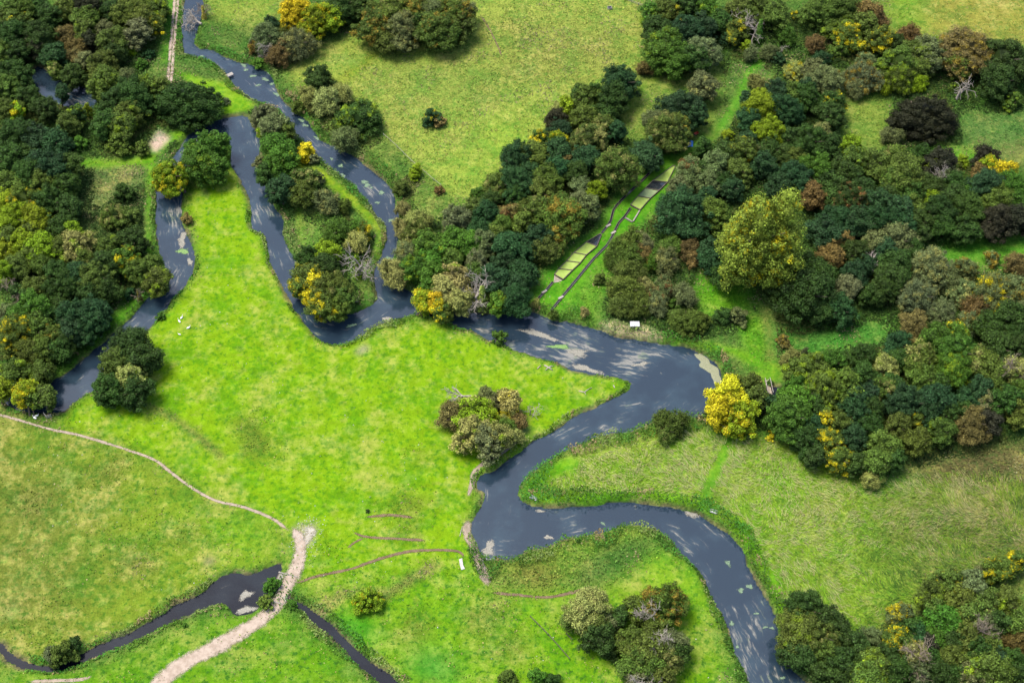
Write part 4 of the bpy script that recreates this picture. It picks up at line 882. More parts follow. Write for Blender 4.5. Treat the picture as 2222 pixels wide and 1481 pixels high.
def land(x, y):
    if sample(SD, np.array([x]), np.array([y]))[0] > .7: return x, y
    for r in np.arange(.5, 12, .5):
        a = np.linspace(0, 6.283, 24, endpoint=False); xs = x + r * np.cos(a); ys = y + r * np.sin(a); s = sample(SD, xs, ys); i = int(np.argmax(s))
        if s[i] > .7: return xs[i], ys[i]
    return x, y
placed = []; items = []
SC = 600 / 1777.0
for reg, txt in SURVEY.items():
    ox, oy = ORI[reg]
    for t in txt.replace('\n', '').split(';'):
        zx, zy, dz, code = t.split(); px, py, w = ox + float(zx) * SC, oy + float(zy) * SC, float(dz) * SC
        if any(math.hypot(px - a, py - b) < .46 * min(w, c) for a, b, c in placed): continue
        if px < -25 or px > 2247: continue
        placed.append((px, py, w)); items.append((px, py, w, code))
KEEP = [(80,150),(100,165),(90,185),(120,205),(150,222),(185,225),(205,222),(160,205),(350,300),(340,318),(1450,375),(1430,395),(1405,420),(1380,445),(1290,525),(1262,545),(1240,565),(1220,585),(1205,605),(1185,630),(1375,470),(1345,480),(1325,515),(1290,555),(1250,605),(1215,650),(1200,670),(1377,700),(1345,715),(1420,728),(1668,800),(1650,815),(1668,845),(320,400),(250,355),(200,355),(375,170),(500,215),(1540,300),(1560,275),(1590,240),(1497,314),(1535,620),(1560,640),(1590,655),(1620,170),(1600,215),(1870,250),(1880,300),(1720,745),(1800,735),(1880,722),(2080,545),(2160,538),(660,480),(250,695),(285,668),(205,742),(165,780),(312,640),(1520,650),(1600,680),(1640,700),(1650,740),(1750,750),(1850,730),(1920,715),(2020,560),(2200,530),(1850,270),(1890,240),(2130,300),(2180,320),(1400,200),(1380,250),(1440,180),(1240,535),(1215,560),(1200,585),(1470,352),(1350,440),(1330,465),(110,190),(140,215),(170,212)]
recs = []
for px, py, w, code in items:
    col, marks = code[0], code[1:]
    style = 'bush' if 'B' in marks else 'willow' if 'F' in marks else 'tree'
    D = w * mpp(px, py, 4) * {'tree': 1.50 if col != 'Y' else 1.42, 'bush': 1.14, 'willow': 1.42}[style]
    for kx, ky in KEEP:                          # crowns stop at the water, tanks and clearings that lie open
        dk = math.hypot(px - kx, (py - ky) * .75) * mpp(px, py, 4) * 2
        if 'X' not in marks and dk < D and dk > .26 * D: D = dk
    if style == 'tree': H = .60 * D + (3.4 if col != 'Y' else 5.2)
    elif style == 'bush': H = .80 * D if D < 12 else .52 * D
    else: H = .72 * D + 1.0
    if 'X' in marks and style == 'tree': D *= .62; H = D * 1.6
    if 'x' in marks: D *= .86; H = D * 1.15
    zc = H * {'tree': .60, 'bush': .42, 'willow': .5}[style]
    x, y = U(px, py, zc)
    recs.append(dict(px=px, py=py, D=D, H=H, style=style, col=col, marks=marks, x=x, y=y, zone=zone(px, py)))
ORD = 'first second third fourth fifth sixth seventh eighth ninth tenth eleventh twelfth thirteenth fourteenth fifteenth sixteenth'.split()
classes = {}
for r in recs:
    tint = next((c for c in r['marks'] if c in TINTS), None)
    sz = 'small' if r['D'] < 5 else 'medium' if r['D'] < 8 else 'large' if r['D'] < 14 else 'huge'
    noun = {'tree': 'tree', 'bush': 'rounded shrub', 'willow': 'feathery bush'}[r['style']]
    r['tint'] = tint; r['base_label'] = sz + ' ' + CNAME[r['col']] + (TNAME[tint] if tint else '') + ' ' + noun + ' ' + r['zone']
    classes.setdefault(r['base_label'], []).append(r)
for lb, rs in list(classes.items()):
    if len(rs) > 6:                                   # long rows are told apart by how far up the picture they stand
        rs.sort(key=lambda r: r['py']); nb = 2 if len(rs) <= 12 else 3; names = ('upper', 'lower') if nb == 2 else ('upper', 'middle', 'lower')
        bands = [(names[i], [r for j, r in enumerate(rs) if j * nb // len(rs) == i]) for i in range(nb)]
    else: bands = [('', rs)]
    for bn, br in bands:
        br.sort(key=lambda r: r['px']); sfx = (bn + ' ' if bn else '')
        for i, r in enumerate(br):
            r['label'] = lb if len(rs) == 1 else lb + (', leftmost %ssuch' % sfx if i == 0 else ', rightmost %ssuch' % sfx if i == len(br) - 1 else ', %s %ssuch from left' % (ORD[i], sfx))
for r in recs:
    style, D, H = r['style'], r['D'], r['H']
    pr = min(PROTO[style], key=lambda p: abs(math.log(p['D'] / D)))
    x, y = r['x'], r['y']; bx, by = land(x, y)
    nm = {'tree': 'willow_tree' if r['col'] in 'SW' else 'autumn_tree' if (r['col'] in 'YB' or r['tint'] in ('y', 'o', 'r')) else 'dark_tree' if r['col'] in 'TK' else 'broadleaf_tree', 'bush': 'shrub', 'willow': 'willow_bush'}[style]
    root = empty(nm, (bx, by, gz(bx, by)))
    tag(root, r['label'], {'tree': 'tree', 'bush': 'shrub', 'willow': 'bush'}[style], {'tree': 'trees of the valley woods', 'bush': 'rounded shrubs of the valley', 'willow': 'willow scrub bushes of the valley'}[style])
    off = np.array((x - bx, y - by)); Lo = np.hypot(*off)
    if Lo > D * .4: off *= D * .4 / Lo
    c = obj('crown', random.choice(pr['c']), root, (off[0], off[1], 0))
    c.rotation_euler = (0, 0, random.uniform(0, 6.283)); k = D / pr['D']; c.scale = (k * random.uniform(.93, 1.07), k * random.uniform(.93, 1.07), H / pr['H'])
    if 'X' in r['marks'] and style == 'bush': c.scale = (k * 1.05, k * .80, H / pr['H']); c.rotation_euler = (0, 0, random.uniform(-.3, .3))
    b = np.array(COLS[r['col']]) * random.uniform(.82, 1.18) * np.array([random.uniform(.9, 1.1) for _ in range(3)])
    c.color = (*b, 1)
    t = r['tint']; c['tint'] = TINTS[t] if t else tuple(b * 1.25); c['tint_amount'] = ((random.uniform(.26, .40) if t in 'lw' else random.uniform(.28, .44)) if t else .15)
    if style == 'tree' and 'X' in r['marks']: c['tint_amount'] = .28; c.color = (.100, .138, .016, 1)
    tk = obj('trunk', pr['t'], root); tk.scale = (k, k, H / pr['H'])
    if Lo > .3: tk.rotation_euler = (-off[1] / H * .8, off[0] / H * .8, 0)

# understorey between the crowns, its green darkened to paint shade into the gaps
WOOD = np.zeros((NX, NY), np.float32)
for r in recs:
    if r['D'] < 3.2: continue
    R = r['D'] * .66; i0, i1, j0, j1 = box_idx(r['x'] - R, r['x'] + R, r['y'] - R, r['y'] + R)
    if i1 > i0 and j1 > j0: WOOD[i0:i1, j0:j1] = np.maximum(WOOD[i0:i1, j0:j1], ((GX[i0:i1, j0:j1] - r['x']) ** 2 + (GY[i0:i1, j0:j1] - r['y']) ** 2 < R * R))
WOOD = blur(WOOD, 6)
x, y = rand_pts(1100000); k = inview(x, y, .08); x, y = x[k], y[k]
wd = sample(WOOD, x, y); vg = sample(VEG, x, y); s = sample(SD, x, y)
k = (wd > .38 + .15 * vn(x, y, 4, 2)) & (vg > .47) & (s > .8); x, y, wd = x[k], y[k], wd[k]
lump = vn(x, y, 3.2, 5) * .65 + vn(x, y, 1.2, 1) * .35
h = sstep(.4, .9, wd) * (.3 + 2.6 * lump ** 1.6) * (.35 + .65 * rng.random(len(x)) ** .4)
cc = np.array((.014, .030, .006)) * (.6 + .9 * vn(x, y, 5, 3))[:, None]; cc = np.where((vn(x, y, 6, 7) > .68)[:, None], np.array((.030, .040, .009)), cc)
nr = rng.normal(size=(len(x), 3)) * .55 + (0, 0, .9)
stuff('woodland_understorey', x, y, sample(Z, x, y) + h, nr, .16 + .2 * rng.random(len(x)), .5 + .4 * rng.random(len(x)), jit(cc, .8), 'green brambles and saplings between the trees, colour darkened as painted shade', 'undergrowth')

# the same woods running on beyond what the picture shows
def frame_out(x, y, m):
    d = np.stack([x, y - CY, np.full_like(x, -CAMH)], -1); f = d[:, 1] * CP + d[:, 2] * -SP; up = d[:, 1] * SP + d[:, 2] * CP
    u = d[:, 0] / f / TH; v = up / f / (TH / 1.5); k = m / 110.0
    return (np.abs(u) > 1 + k) | (v > 1 + k) | (v < -1 - 1.8 * k), u, v
tx = rng.uniform(X0 + 5, X1 - 5, 5200); ty = rng.uniform(Y0 + 5, Y1 - 5, 5200); o_, u_, v_ = frame_out(tx, ty, 7.0)
wood_side = ((u_ < -1) & (v_ > -.2)) | ((u_ > 1) & (v_ > -.25) & (v_ < .92)) | ((u_ > 1) & (v_ < -.7)) | ((v_ > 1) & ((u_ < -.66) | (u_ > .3) & (u_ < .7))) | ((v_ < -1) & (u_ > .62))
k = o_ & wood_side & (sample(SD, tx, ty) > 4); tx, ty = tx[k], ty[k]; keepi = []
for i in range(len(tx)):
    if all((tx[i] - tx[j]) ** 2 + (ty[i] - ty[j]) ** 2 > 30 for j in keepi): keepi.append(i)
Pp, Nn_, Cc = [], [], []
for i in keepi:
    R = rng.uniform(3.0, 4.6); H = rng.uniform(6, 9.5); n = 240; u = sph(n); u[:, 2] = np.abs(u[:, 2]) * 1.15 - .15
    b_ = 1 + .22 * np.sin(u @ rng.normal(size=3) * 5) + .15 * np.sin(u @ rng.normal(size=3) * 9)
    Pp.append(np.stack([tx[i] + u[:, 0] * R * b_, ty[i] + u[:, 1] * R * b_, np.maximum(H * .45 + u[:, 2] * H * .55 * b_, .2)], -1)); Nn_.append(u + rng.normal(size=u.shape) * .4 + (0, 0, .4))
    Cc.append(np.tile(np.array([(.024, .044, .006), (.045, .064, .008), (.016, .038, .010), (.034, .075, .008)][int(rng.integers(0, 4))]), (n, 1)) * (.5 + rng.random((n, 1))))
Pp = np.concatenate(Pp); stuff('outlying_wood', Pp[:, 0], Pp[:, 1], Pp[:, 2], np.concatenate(Nn_), .50 + .35 * rng.random(len(Pp)), .5 + .4 * rng.random(len(Pp)), np.concatenate(Cc), 'mixed green woodland continuing beyond the edges of the view', 'wood')

# dead and bare trees
def bare_mesh(seed, H, spread, levels=4, mat='dead', thick=1.0):
    rs = np.random.default_rng(seed); mb = MB()
    def grow(p, d, L, r, lv):
        n = 3; pts = [p]; q_ = p.copy(); dd = d.copy()
        for i in range(n):
            dd = dd + rs.normal(size=3) * .16; dd /= np.linalg.norm(dd); q_ = q_ + dd * L / n; pts.append(q_.copy())
        rr = max(r, .028 * thick); mb.tube(pts, np.linspace(rr, max(rr * .55, .022 * thick), n + 1), 5 if lv > 2 else 4, False)
        if lv == 0: return
        for i in range(4 if lv > 1 else 3):
            a = rs.normal(size=3); nd = dd * .75 + a * spread * .55; nd[2] += .12; nd /= np.linalg.norm(nd)
            base = pts[1 + int(rs.integers(0, n))]; grow(base, nd, L * rs.uniform(.55, .8), rr * .55, lv - 1)
    grow(np.array((0, 0, -.2)), np.array((0, 0, 1.0)), H * .42, H * .026 * thick, levels)
    return mb.mesh('branches', M[mat], True)
def ivy_mesh(H, R, n=900):
    z = rng.random(n) * H; a = rng.random(n) * 6.283; r = R * (1 - z / H * .75) * np.sqrt(rng.random(n))
    P = np.stack([r * np.cos(a), r * np.sin(a), z], -1); nr = np.stack([np.cos(a), np.sin(a), np.full(n, .6)], -1) + rng.normal(size=(n, 3)) * .4
    V, Q = cards(P, nr, .14 + .14 * rng.random(n), .6 + .3 * rng.random(n))
    return mesh_np('ivy', V, Q, M['leaf'], {'leaf': ('FACE', 'FLOAT_VECTOR', np.stack([rng.random(n), rng.random(n), z / H], -1))})
def dead_tree(px, py, H, spread, lab, seed, ivy=None, mat='dead', fall=None, thick=1.0, levels=4, h0=0.0, cen=.5):
    z = H * cen if fall is None else 1.0
    x, y = U(px, py, z + h0); x, y = land(x, y)
    root = empty('dead_tree', (x, y, gz(x, y) + 0)); tag(root, lab, 'dead tree')
    b = obj('branches', bare_mesh(seed, H, spread, levels, mat, thick), root, (0, 0, h0))
    if fall is not None:
        b.rotation_euler = (0, math.radians(80), fall); b.location = (0, 0, H * .10 + h0)
    else: b.rotation_euler = (0, 0, random.uniform(0, 6))
    if ivy:
        i = obj('ivy', ivy_mesh(H * .68, H * .13), root); i.color = (*ivy, 1); i['tint'] = tuple(np.array(ivy) * 1.3); i['tint_amount'] = .3
    return root
dead_tree(775, 565, 11, 1.25, 'bare grey dead tree with ivy on trunk at the island tip', 11, (.10,.16,.01), thick=1.3)
dead_tree(1041, 648, 12, 1.0, 'ivy-topped bare tree leaning over the river before the long wood', 12, (.13,.17,.03), thick=1.2)
dead_tree(1650, 55, 11, 1.1, 'pale leafless tree standing at the top of the mown path', 13, (.05,.11,.015), thick=1.3)
dead_tree(428, 50, 10, 1.2, 'fallen pale tree lying into the river at the top', 14, None, fall=math.radians(155), thick=1.3)
dead_tree(440, 20, 6, 1.2, 'yellowish bare willow hanging over the river at the top edge', 23, (.22,.19,.03), mat='dead_brown')
dead_tree(2085, 185, 9, 1.3, 'twisted silver dead tree before the top-right wood', 15, None, thick=1.5, levels=3, h0=.3)
dead_tree(1870, 595, 9, 1.1, 'fallen white branch in the gap below the rusty trees', 16, None, fall=math.radians(10), thick=1.4, levels=3, h0=1.5)
dead_tree(590, 95, 8, 1.4, 'grey dead brushwood tree on the far bank near the yellow tree', 17, None, thick=1.2)
dead_tree(36, 628, 8, 1.2, 'grey bare tree with ivy pole in the left wood', 18, (.12,.16,.03), mat='dead_brown', h0=1.0)
dead_tree(1412, 1340, 8, 1.2, 'bare silver tree in the middle of the bottom copse', 19, None, h0=2.0)
dead_tree(1446, 1392, 7, 1.2, 'grey leafless crown on the right side of the bottom copse', 20, None, h0=4.0)
dead_tree(1402, 1468, 8, 1.2, 'spreading bare tree at the bottom edge of the copse', 21, None, h0=3.0)
dead_tree(1985, 1415, 8, 1.2, 'grey bare tree in the bottom-right wood', 22, None, mat='dead_brown', h0=4.0)
dead_tree(2128, 1348, 7, 1.2, 'bare brown twiggy tree among the bottom-right trees', 24, None, mat='dead_brown', h0=5)
dead_tree(2200, 800, 9, 1.2, 'tan leafless tree at the right edge of the dark wood', 25, None, mat='dead_brown', h0=3)
dead_tree(2050, 385, 8, 1.2, 'pale twiggy willow skeleton in the right hedge', 26, None, h0=2)
dead_tree(1690, 110, 4, 1.4, 'small white fallen branch beside the mown path', 27, None, fall=.5, thick=1.2, levels=3)
dead_tree(1022, 858, 7, 1.2, 'fallen grey trunk lying across the top of willow clump', 28, None, fall=math.radians(195), thick=1.6, levels=3, h0=2.2)
dead_tree(1150, 885, 5, 1.4, 'bare twiggy branches on the right side of willow clump', 29, None, mat='dead', levels=3)
dead_tree(300, 635, 5, 1.0, 'broken brown ivy stump leaning over the narrow arm', 30, (.10,.09,.02), mat='dead_brown', levels=3)

# ------------------------------------------------------------------ floating weed
def blob(px, py, w, h, ang, mat, name, lab, cat, group=None, z=.015):
    cx, cy = U(px, py, WATER); m = mpp(px, py); n = 36; a = np.linspace(0, 2 * math.pi, n, endpoint=False)
    rr = 1 + .22 * np.sin(2 * a + px) + .18 * np.sin(3 * a + py) + .12 * np.sin(5 * a + px * 2) + .06 * np.sin(9 * a)
    lx = np.cos(a) * rr * w * m / 2; ly = np.sin(a) * rr * h * m / 2; ca, sa = math.cos(ang), math.sin(ang)
    V = [(0, 0, 0)]; e = [1.0]
    for f, ev in ((.4, .8), (.75, .45), (1.0, 0.0)):
        for i in range(n): V.append((f * (lx[i] * ca - ly[i] * sa), f * (lx[i] * sa + ly[i] * ca), .02 * ev)); e.append(ev)
    T = [(0, 1 + i, 1 + (i + 1) % n) for i in range(n)]; Q = []
    for k in range(2):
        for i in range(n): j = (i + 1) % n; Q.append((1 + k * n + i, 1 + (k + 1) * n + i, 1 + (k + 1) * n + j, 1 + k * n + j))
    o = obj(name, mesh_np(name, V, Q, M[mat], {'edge': ('POINT', 'FLOAT', e)}, tris=T), None, (cx, cy, WATER + z))
    return tag(o, lab, cat, group)
for px, py, w, h, ang, mt, lab in (
  (1272,800,78,18,-.25,'tanmat','big tan weed mat against the lime pasture point'), (1215,752,46,17,0,'greenmat','green weed raft amid tan streaks before the pasture point'),
  (1255,765,60,22,-.2,'tanmat','tan streaky weed raft in the middle of wide reach'), (1170,725,80,22,-.4,'tanmat','long tan weed streak below the raceway outfall'),
  (395,520,22,50,.1,'tanmat','tall tan weed mat in the narrow left arm'), (398,545,26,22,0,'greenmat','bright green cress bed in the narrow left arm'), (412,568,14,26,.2,'tanmat','thin tan weed tail below the cress bed'),
  (700,687,34,10,-.2,'tanmat','tan weed tuft trailing below the yellow island trees'), (840,692,28,14,.3,'tanmat','pale weed tuft opposite the island tip'), (762,706,26,12,.4,'lily','green weed patch in the bend below island'),
  (1060,1190,30,44,-.4,'tanmat','pale weed fan at the trampled cattle drink'), (534,1290,36,26,.1,'tanmat','pale scum patch in the wide stream pool'), (534,1322,52,20,.1,'silt','white silt shelf at the stream pool edge'),
  (1533,790,26,60,.75,'algae','pale algae shelf along the bend under the reeds, upper part'), (1556,822,22,58,.1,'algae','pale algae shelf along the bend under the reeds, lower part'), (1500,1112,60,18,-.5,'tanmat','tan weed under the bank by the white bench'),
  (1480,905,46,10,-.2,'tanmat','thin pale shelf below the yellow river tree'), (1172,1108,26,9,0,'tanmat','small tan weed tuft at the fen point'), (1390,790,40,12,.2,'tanmat','tan weed wisps in the broad pool'), (1190,1165,20,12,0,'tanmat','small tan weed patch above the bramble bank')):
    if mt == 'silt': mt = 'tanmat'
    blob(px, py, w, h, ang, mt, 'weed_mat', lab, 'water weed', 'weed mats floating on the river')
lil = [(438,122),(455,131),(533,152),(548,165),(560,185),(575,172),(586,160),(590,182),(600,205),(655,262),(662,272),(688,300),(720,345),(740,360),(790,395),(797,402),(806,407),(828,418),(820,440),(848,478),(843,560),(745,382),
       (1580,1222),(1627,1272),(1607,1280),(1642,1330),(1660,1360),(1675,1362),(1588,1352),(1600,1402),(1308,1135),(1698,1470),(770,405),(500,118),(530,142)]
for i, (px, py) in enumerate(sorted(lil, key=lambda p: p[1])):
    reach = 'in the upper river reach' if py < 600 else 'in the bottom right reach'
    grp = [p for p in sorted(lil, key=lambda p: p[1]) if (p[1] < 600) == (py < 600)]; k = grp.index((px, py))
    wv = 12 + 9 * random.random()
    words = ('ten', 'twenty', 'thirty')
    num = ORD[k] if k < 16 else ['seventeenth','eighteenth','nineteenth','twentieth','twenty-first','twenty-second','twenty-third','twenty-fourth','twenty-fifth','twenty-sixth'][k - 16]
    blob(px, py, wv, wv * random.uniform(.5, .8), random.uniform(-.9, .4), 'lily', 'lily_patch', 'pale green lily patch %s, %s from the top' % (reach, num), 'lily pads', 'lily patches on the river', .018)

# ------------------------------------------------------------------ fish raceways and their channels
def W2(px, py, z=0.0): a = U(px, py, z); return np.array((a[0], a[1]))
def raceway(name, lab, left, right, fills, tail=None):
    cx, cy = U(*left[len(left) // 2]); root = empty(name, (cx, cy, gz(cx, cy))); tag(root, lab, 'raceway'); o3 = np.array((cx, cy, 0))
    def loc(p, z): a = W2(*p); return (a[0] - cx, a[1] - cy, z)
    for side in (left, right):
        for a, b in zip(side[:-1], side[1:]): MB().bar(loc(a, .17), loc(b, .17), .15, .50).build('wall', M['darkwall'], root)
    for a, b in zip(left, right):
        if a != b: MB().bar(loc(a, .185), loc(b, .185), .18, .50).build('cross_wall', M['darkwall'], root)
    for i, f in enumerate(fills):
        mb = MB(); mb.poly([loc(p, 0)[:2] for p in (left[i], right[i], right[i + 1], left[i + 1])], -.02, .26); mb.build('water_cell', M[f], root)
    return root
raceway('fish_raceway', 'upper ladder of concrete raceway tanks with green duckweed and dark water',
        [(1461,361),(1416,394),(1400,410),(1384,427),(1368,446)], [(1465,363),(1448,397),(1430,415),(1411,432),(1389,457)], ['duck', 'ditchwater', 'duck2', 'duck'])
raceway('fish_raceway', 'lower ladder of concrete raceway tanks covered in pale duckweed',
        [(1302,509),(1272,527),(1245,550),(1229,568),(1212,585),(1203,597)], [(1305,511),(1295,536),(1272,555),(1259,572),(1242,588),(1222,608)], ['ditchwater', 'duck', 'duck', 'duck', 'duck'])
def channel(lab, pts, w=.3, boards=()):
    pl = resample(UP(pts), 3.0); cx, cy = pl[len(pl) // 2]; root = empty('brick_channel', (cx, cy, gz(cx, cy))); tag(root, lab, 'channel')
    for a, b in zip(pl[:-1], pl[1:]):
        d = (b - a) / np.hypot(*(b - a)); n = np.array((-d[1], d[0])); A = a - (cx, cy); B = b - (cx, cy) + d * .04
        for s in (-1, 1): MB().bar((*(A + n * s * (w / 2 + .06)), .08), (*(B + n * s * (w / 2 + .06)), .08), .11, .34).build('wall', M['darkwall'], root)
        MB().bar((*A, .03), (*B, .03), w, .16).build('water_strip', M['ditchwater'], root)
    for p in boards:
        a = W2(*p) - (cx, cy); MB().box((a[0], a[1], .30), (1.3, .5, .10), .6).build('sluice_board', M['plank'], root)
    return root
channel('dark brick channel along the left of the upper raceway', [(1422,363),(1390,395),(1353,430),(1331,456),(1325,480),(1306,506)], .34, [(1320,491)])
channel('long straight dark brick channel right of the lower raceway', [(1368,452),(1355,471),(1342,485),(1330,510),(1316,534),(1289,561),(1252,606),(1216,649),(1196,674)], .34, [(1331,506),(1217,647)])
channel('short dark channel from lower raceway to the river', [(1200,612),(1184,631),(1166,650)], .34, [(1181,634)])
mb = MB(); a = W2(1372, 483); b = W2(1357, 474); cN = W2(1388, 458); root = empty('catch_wall', (a[0], a[1], gz(*a))); tag(root, 'pale L-shaped concrete catch wall below the upper raceway', 'wall')
mb.bar((b[0] - a[0], b[1] - a[1], .15), (0, 0, .15), .3, .45).build('wall', M['concrete'], root); MB().bar((0.2, .2, .15), (cN[0] - a[0], cN[1] - a[1], .15), .3, .44).build('wall', M['concrete'], root)
mb = MB(); p4 = [W2(*p) for p in ((1203,598),(1220,609),(1213,612),(1201,614))]; c0 = np.mean(p4, axis=0); mb.poly([p - c0 for p in p4], -.05, .09)
tag(mb.build('silt_trap', M['silt'], None, False, (c0[0], c0[1], gz(*c0))), 'pale silt trap at the foot of the lower raceway', 'silt trap')

# ------------------------------------------------------------------ huts, bridges, furniture
def hut(px, py, w, d, h, roof, wall, lab, rz=0, over=.2, pitch=.5):
    x, y = U(px, py, h * .6); z = gz(x, y); root = empty('hut', (x, y, z), rz); tag(root, lab, 'hut')
    for s in (-1, 1):
        MB().box((0, s * (d / 2 - .04), h / 2 - .05), (w, .08, h + .1)).build('wall', M[wall], root)
        MB().box((s * (w / 2 - .04), 0, h / 2 - .05), (.08, d - .17, h + .1)).build('wall', M[wall], root)
    # pitched roof: sheets with ribs, ridge along x
    for s in (-1, 1):
        dy = d / 2 + over; L = math.hypot(dy, pitch); a = math.atan2(pitch, dy)
        r = MB(); n = len(r.v); xx = w / 2 + over
        pts = [(-xx, s * dy, h), (xx, s * dy, h), (xx, 0, h + pitch), (-xx, 0, h + pitch)]
        r.v = [(p[0], p[1], p[2] + t) for t in (.0, .06) for p in pts]; r.q = [[0,1,2,3],[4,5,6,7],[0,1,5,4],[1,2,6,5],[2,3,7,6],[3,0,4,7]]
        rf = r.build('roof', M[roof], root)
        for k in range(7):
            X = -xx + (k + .5) * 2 * xx / 7; MB().bar((X, s * (dy - .01), h + .075), (X, s * .02, h + pitch + .06), .04, .035).build('roof_rib', M[roof], rf)
    dr = MB().box((w * .18, -d / 2 - .012, h * .45), (w * .32, .04, h * .86)).build('door', M['darkwall'], root)
    MB().box((w * .28, -d / 2 - .045, h * .45), (.05, .04, .12)).build('handle', M['black'], dr)
    MB().box((-w * .25, -d / 2 - .012, h * .6), (w * .25, .04, h * .28)).build('window', M['ditchwater'], root)
    return root
hut(1377, 706, 1.8, 1.2, 1.4, 'white', 'darkwall', 'small white-roofed hut on the gravel bank', 0, .12, .3)
hut(770, 648, 1.5, 1.0, 1.1, 'rust', 'wood', 'tiny rusty-roofed hut on the island tip', -.5, .15, .3)
# tarpaulin over a heap
x, y = U(1497, 310, .4); n = 9; V = []; Q = []
for i in range(n):
    for j in range(n):
        u, v = i / (n - 1) - .5, j / (n - 1) - .5; hgt = .75 * max(0, 1 - (u * u + v * v) * 3.2) * (1 + .3 * math.sin(7 * u + 3 * v)) + .04 + .06 * math.sin(11 * u) * math.cos(9 * v)
        V.append((u * 1.6 + .1 * math.sin(5 * v), v * 2.0 + .1 * math.sin(6 * u), max(hgt, .02)))
for i in range(n - 1):
    for j in range(n - 1): Q.append((i * n + j, (i + 1) * n + j, (i + 1) * n + j + 1, i * n + j + 1))
tag(obj('tarpaulin', mesh_np('tarpaulin', V, Q, M['blue'], smooth=True), None, (x, y, gz(x, y) + .02)), 'bright blue tarpaulin over a heap by the mown path', 'tarpaulin')
# red wheelbarrow
x, y = U(1511, 291, .3); root = empty('wheelbarrow', (x, y, gz(x, y)), .6); tag(root, 'faded red wheelbarrow beside the blue tarpaulin', 'wheelbarrow')
mb = MB(); b0 = [(-.35,-.2,.35),(.35,-.2,.30),(.35,.2,.30),(-.35,.2,.35)]; b1 = [(-.6,-.36,.75),(.6,-.36,.68),(.6,.36,.68),(-.6,.36,.75)]
mb.v = b0 + b1; mb.q = [[0,3,2,1],[0,1,5,4],[1,2,6,5],[2,3,7,6],[3,0,4,7]]; mb.build('tray', M['red'], root)
w_ = MB(); th = np.linspace(0, 2 * math.pi, 17); w_.tube([(.72 + .19 * math.cos(t), 0, .2 + .19 * math.sin(t)) for t in th], .05, 6, False); w_.build('wheel', M['black'], root)
for s in (-1, 1):
    MB().tube([(.72, s * .06, .2), (-.3, s * .24, .36), (-1.05, s * .32, .62)], .03, 6).build('handle', M['wood'], root); MB().tube([(-.35, s * .25, .34), (-.45, s * .27, 0)], .03, 6).build('leg', M['wood'], root)
# plank footbridge over the tiny pond
a, b = W2(1664, 826), W2(1671, 858); d = b - a; Ln = np.hypot(*d); root = empty('footbridge', (*a, gz(*a)), math.atan2(d[1], d[0])); tag(root, 'narrow plank footbridge with two pale rails over the tiny pond', 'bridge')
for i in range(int(Ln / .3)): MB().box((i * .3 + .15, 0, .22), (.27, .9, .06)).build('plank', M['wood'], root)
for s in (-1, 1):
    MB().box((Ln / 2, s * .52, 1.15), (Ln, .12, .09)).build('rail', M['plank'], root); MB().box((Ln / 2, s * .35, .12), (Ln + .6, .14, .14)).build('beam', M['wood'], root)
    for t in (.05, .5, .95): MB().box((Ln * t, s * .52, .5), (.1, .1, 1.22)).build('post', M['wood'], root)
# culvert bridge carrying the farm track
x, y = U(612, 1276); rz = math.atan2(*(W2(622, 1252) - W2(600, 1302))[::-1]); root = empty('culvert_bridge', (x, y, gz(x, y) if gz(x, y) > -.2 else 0), rz); tag(root, 'low concrete culvert bridge carrying the farm track over the stream', 'bridge')
root.location.z = 0
MB().box((0, 0, -.18), (6.6, 3.4, .34)).build('deck', M['concrete'], root)
for s in (-1, 1):
    MB().box((s * 3.1, 0, .03), (.28, 3.9, .26)).build('kerb', M['concrete'], root); MB().box((0, s * 1.75, -.62), (6.4, .3, 1.1)).build('headwall', M['darkwall'], root)
# little jetty at the upper reach
x, y = U(495, 166, -.3); root = empty('jetty', (x, y, gz(x, y)), math.radians(35)); tag(root, 'short weathered plank jetty on the upper left bank', 'jetty')
for i in range(7): MB().box((i * .26 - .3, 0, .30 - root.location.z - .2), (.23, 1.0, .06)).build('plank', M['plank'], root)
for s in (-1, 1):
    for X in (-.3, 1.3): MB().box((X, s * .42, -.35), (.1, .1, 1.2)).build('post', M['wood'], root)
# benches along the mown river path
for px, py, rz, lab in ((1548, 1111, -.35, 'white bench on the mown strip at the fen river bank'), (1157, 1081, -.5, 'small pale bench at the tip of the fen point'), (1576, 929, -.1, 'pale bench below the yellow river tree')):
    x, y = U(px, py, .3); root = empty('bench', (x, y, gz(x, y)), rz); tag(root, lab, 'bench', 'benches along the river')
    for k in range(3): MB().box((0, -.16 + .16 * k, .45), (1.5, .14, .05)).build('seat_slat', M['white'], root)
    for k in range(2): MB().box((0, .28 + .03 * k, .62 + .18 * k), (1.5, .04, .13)).build('back_slat', M['white'], root)
    for s in (-1, 1):
        MB().box((s * .6, -.15, .2), (.07, .07, .46)).build('leg', M['plank'], root); MB().box((s * .6, .25, .4), (.07, .07, .84)).build('leg', M['plank'], root)
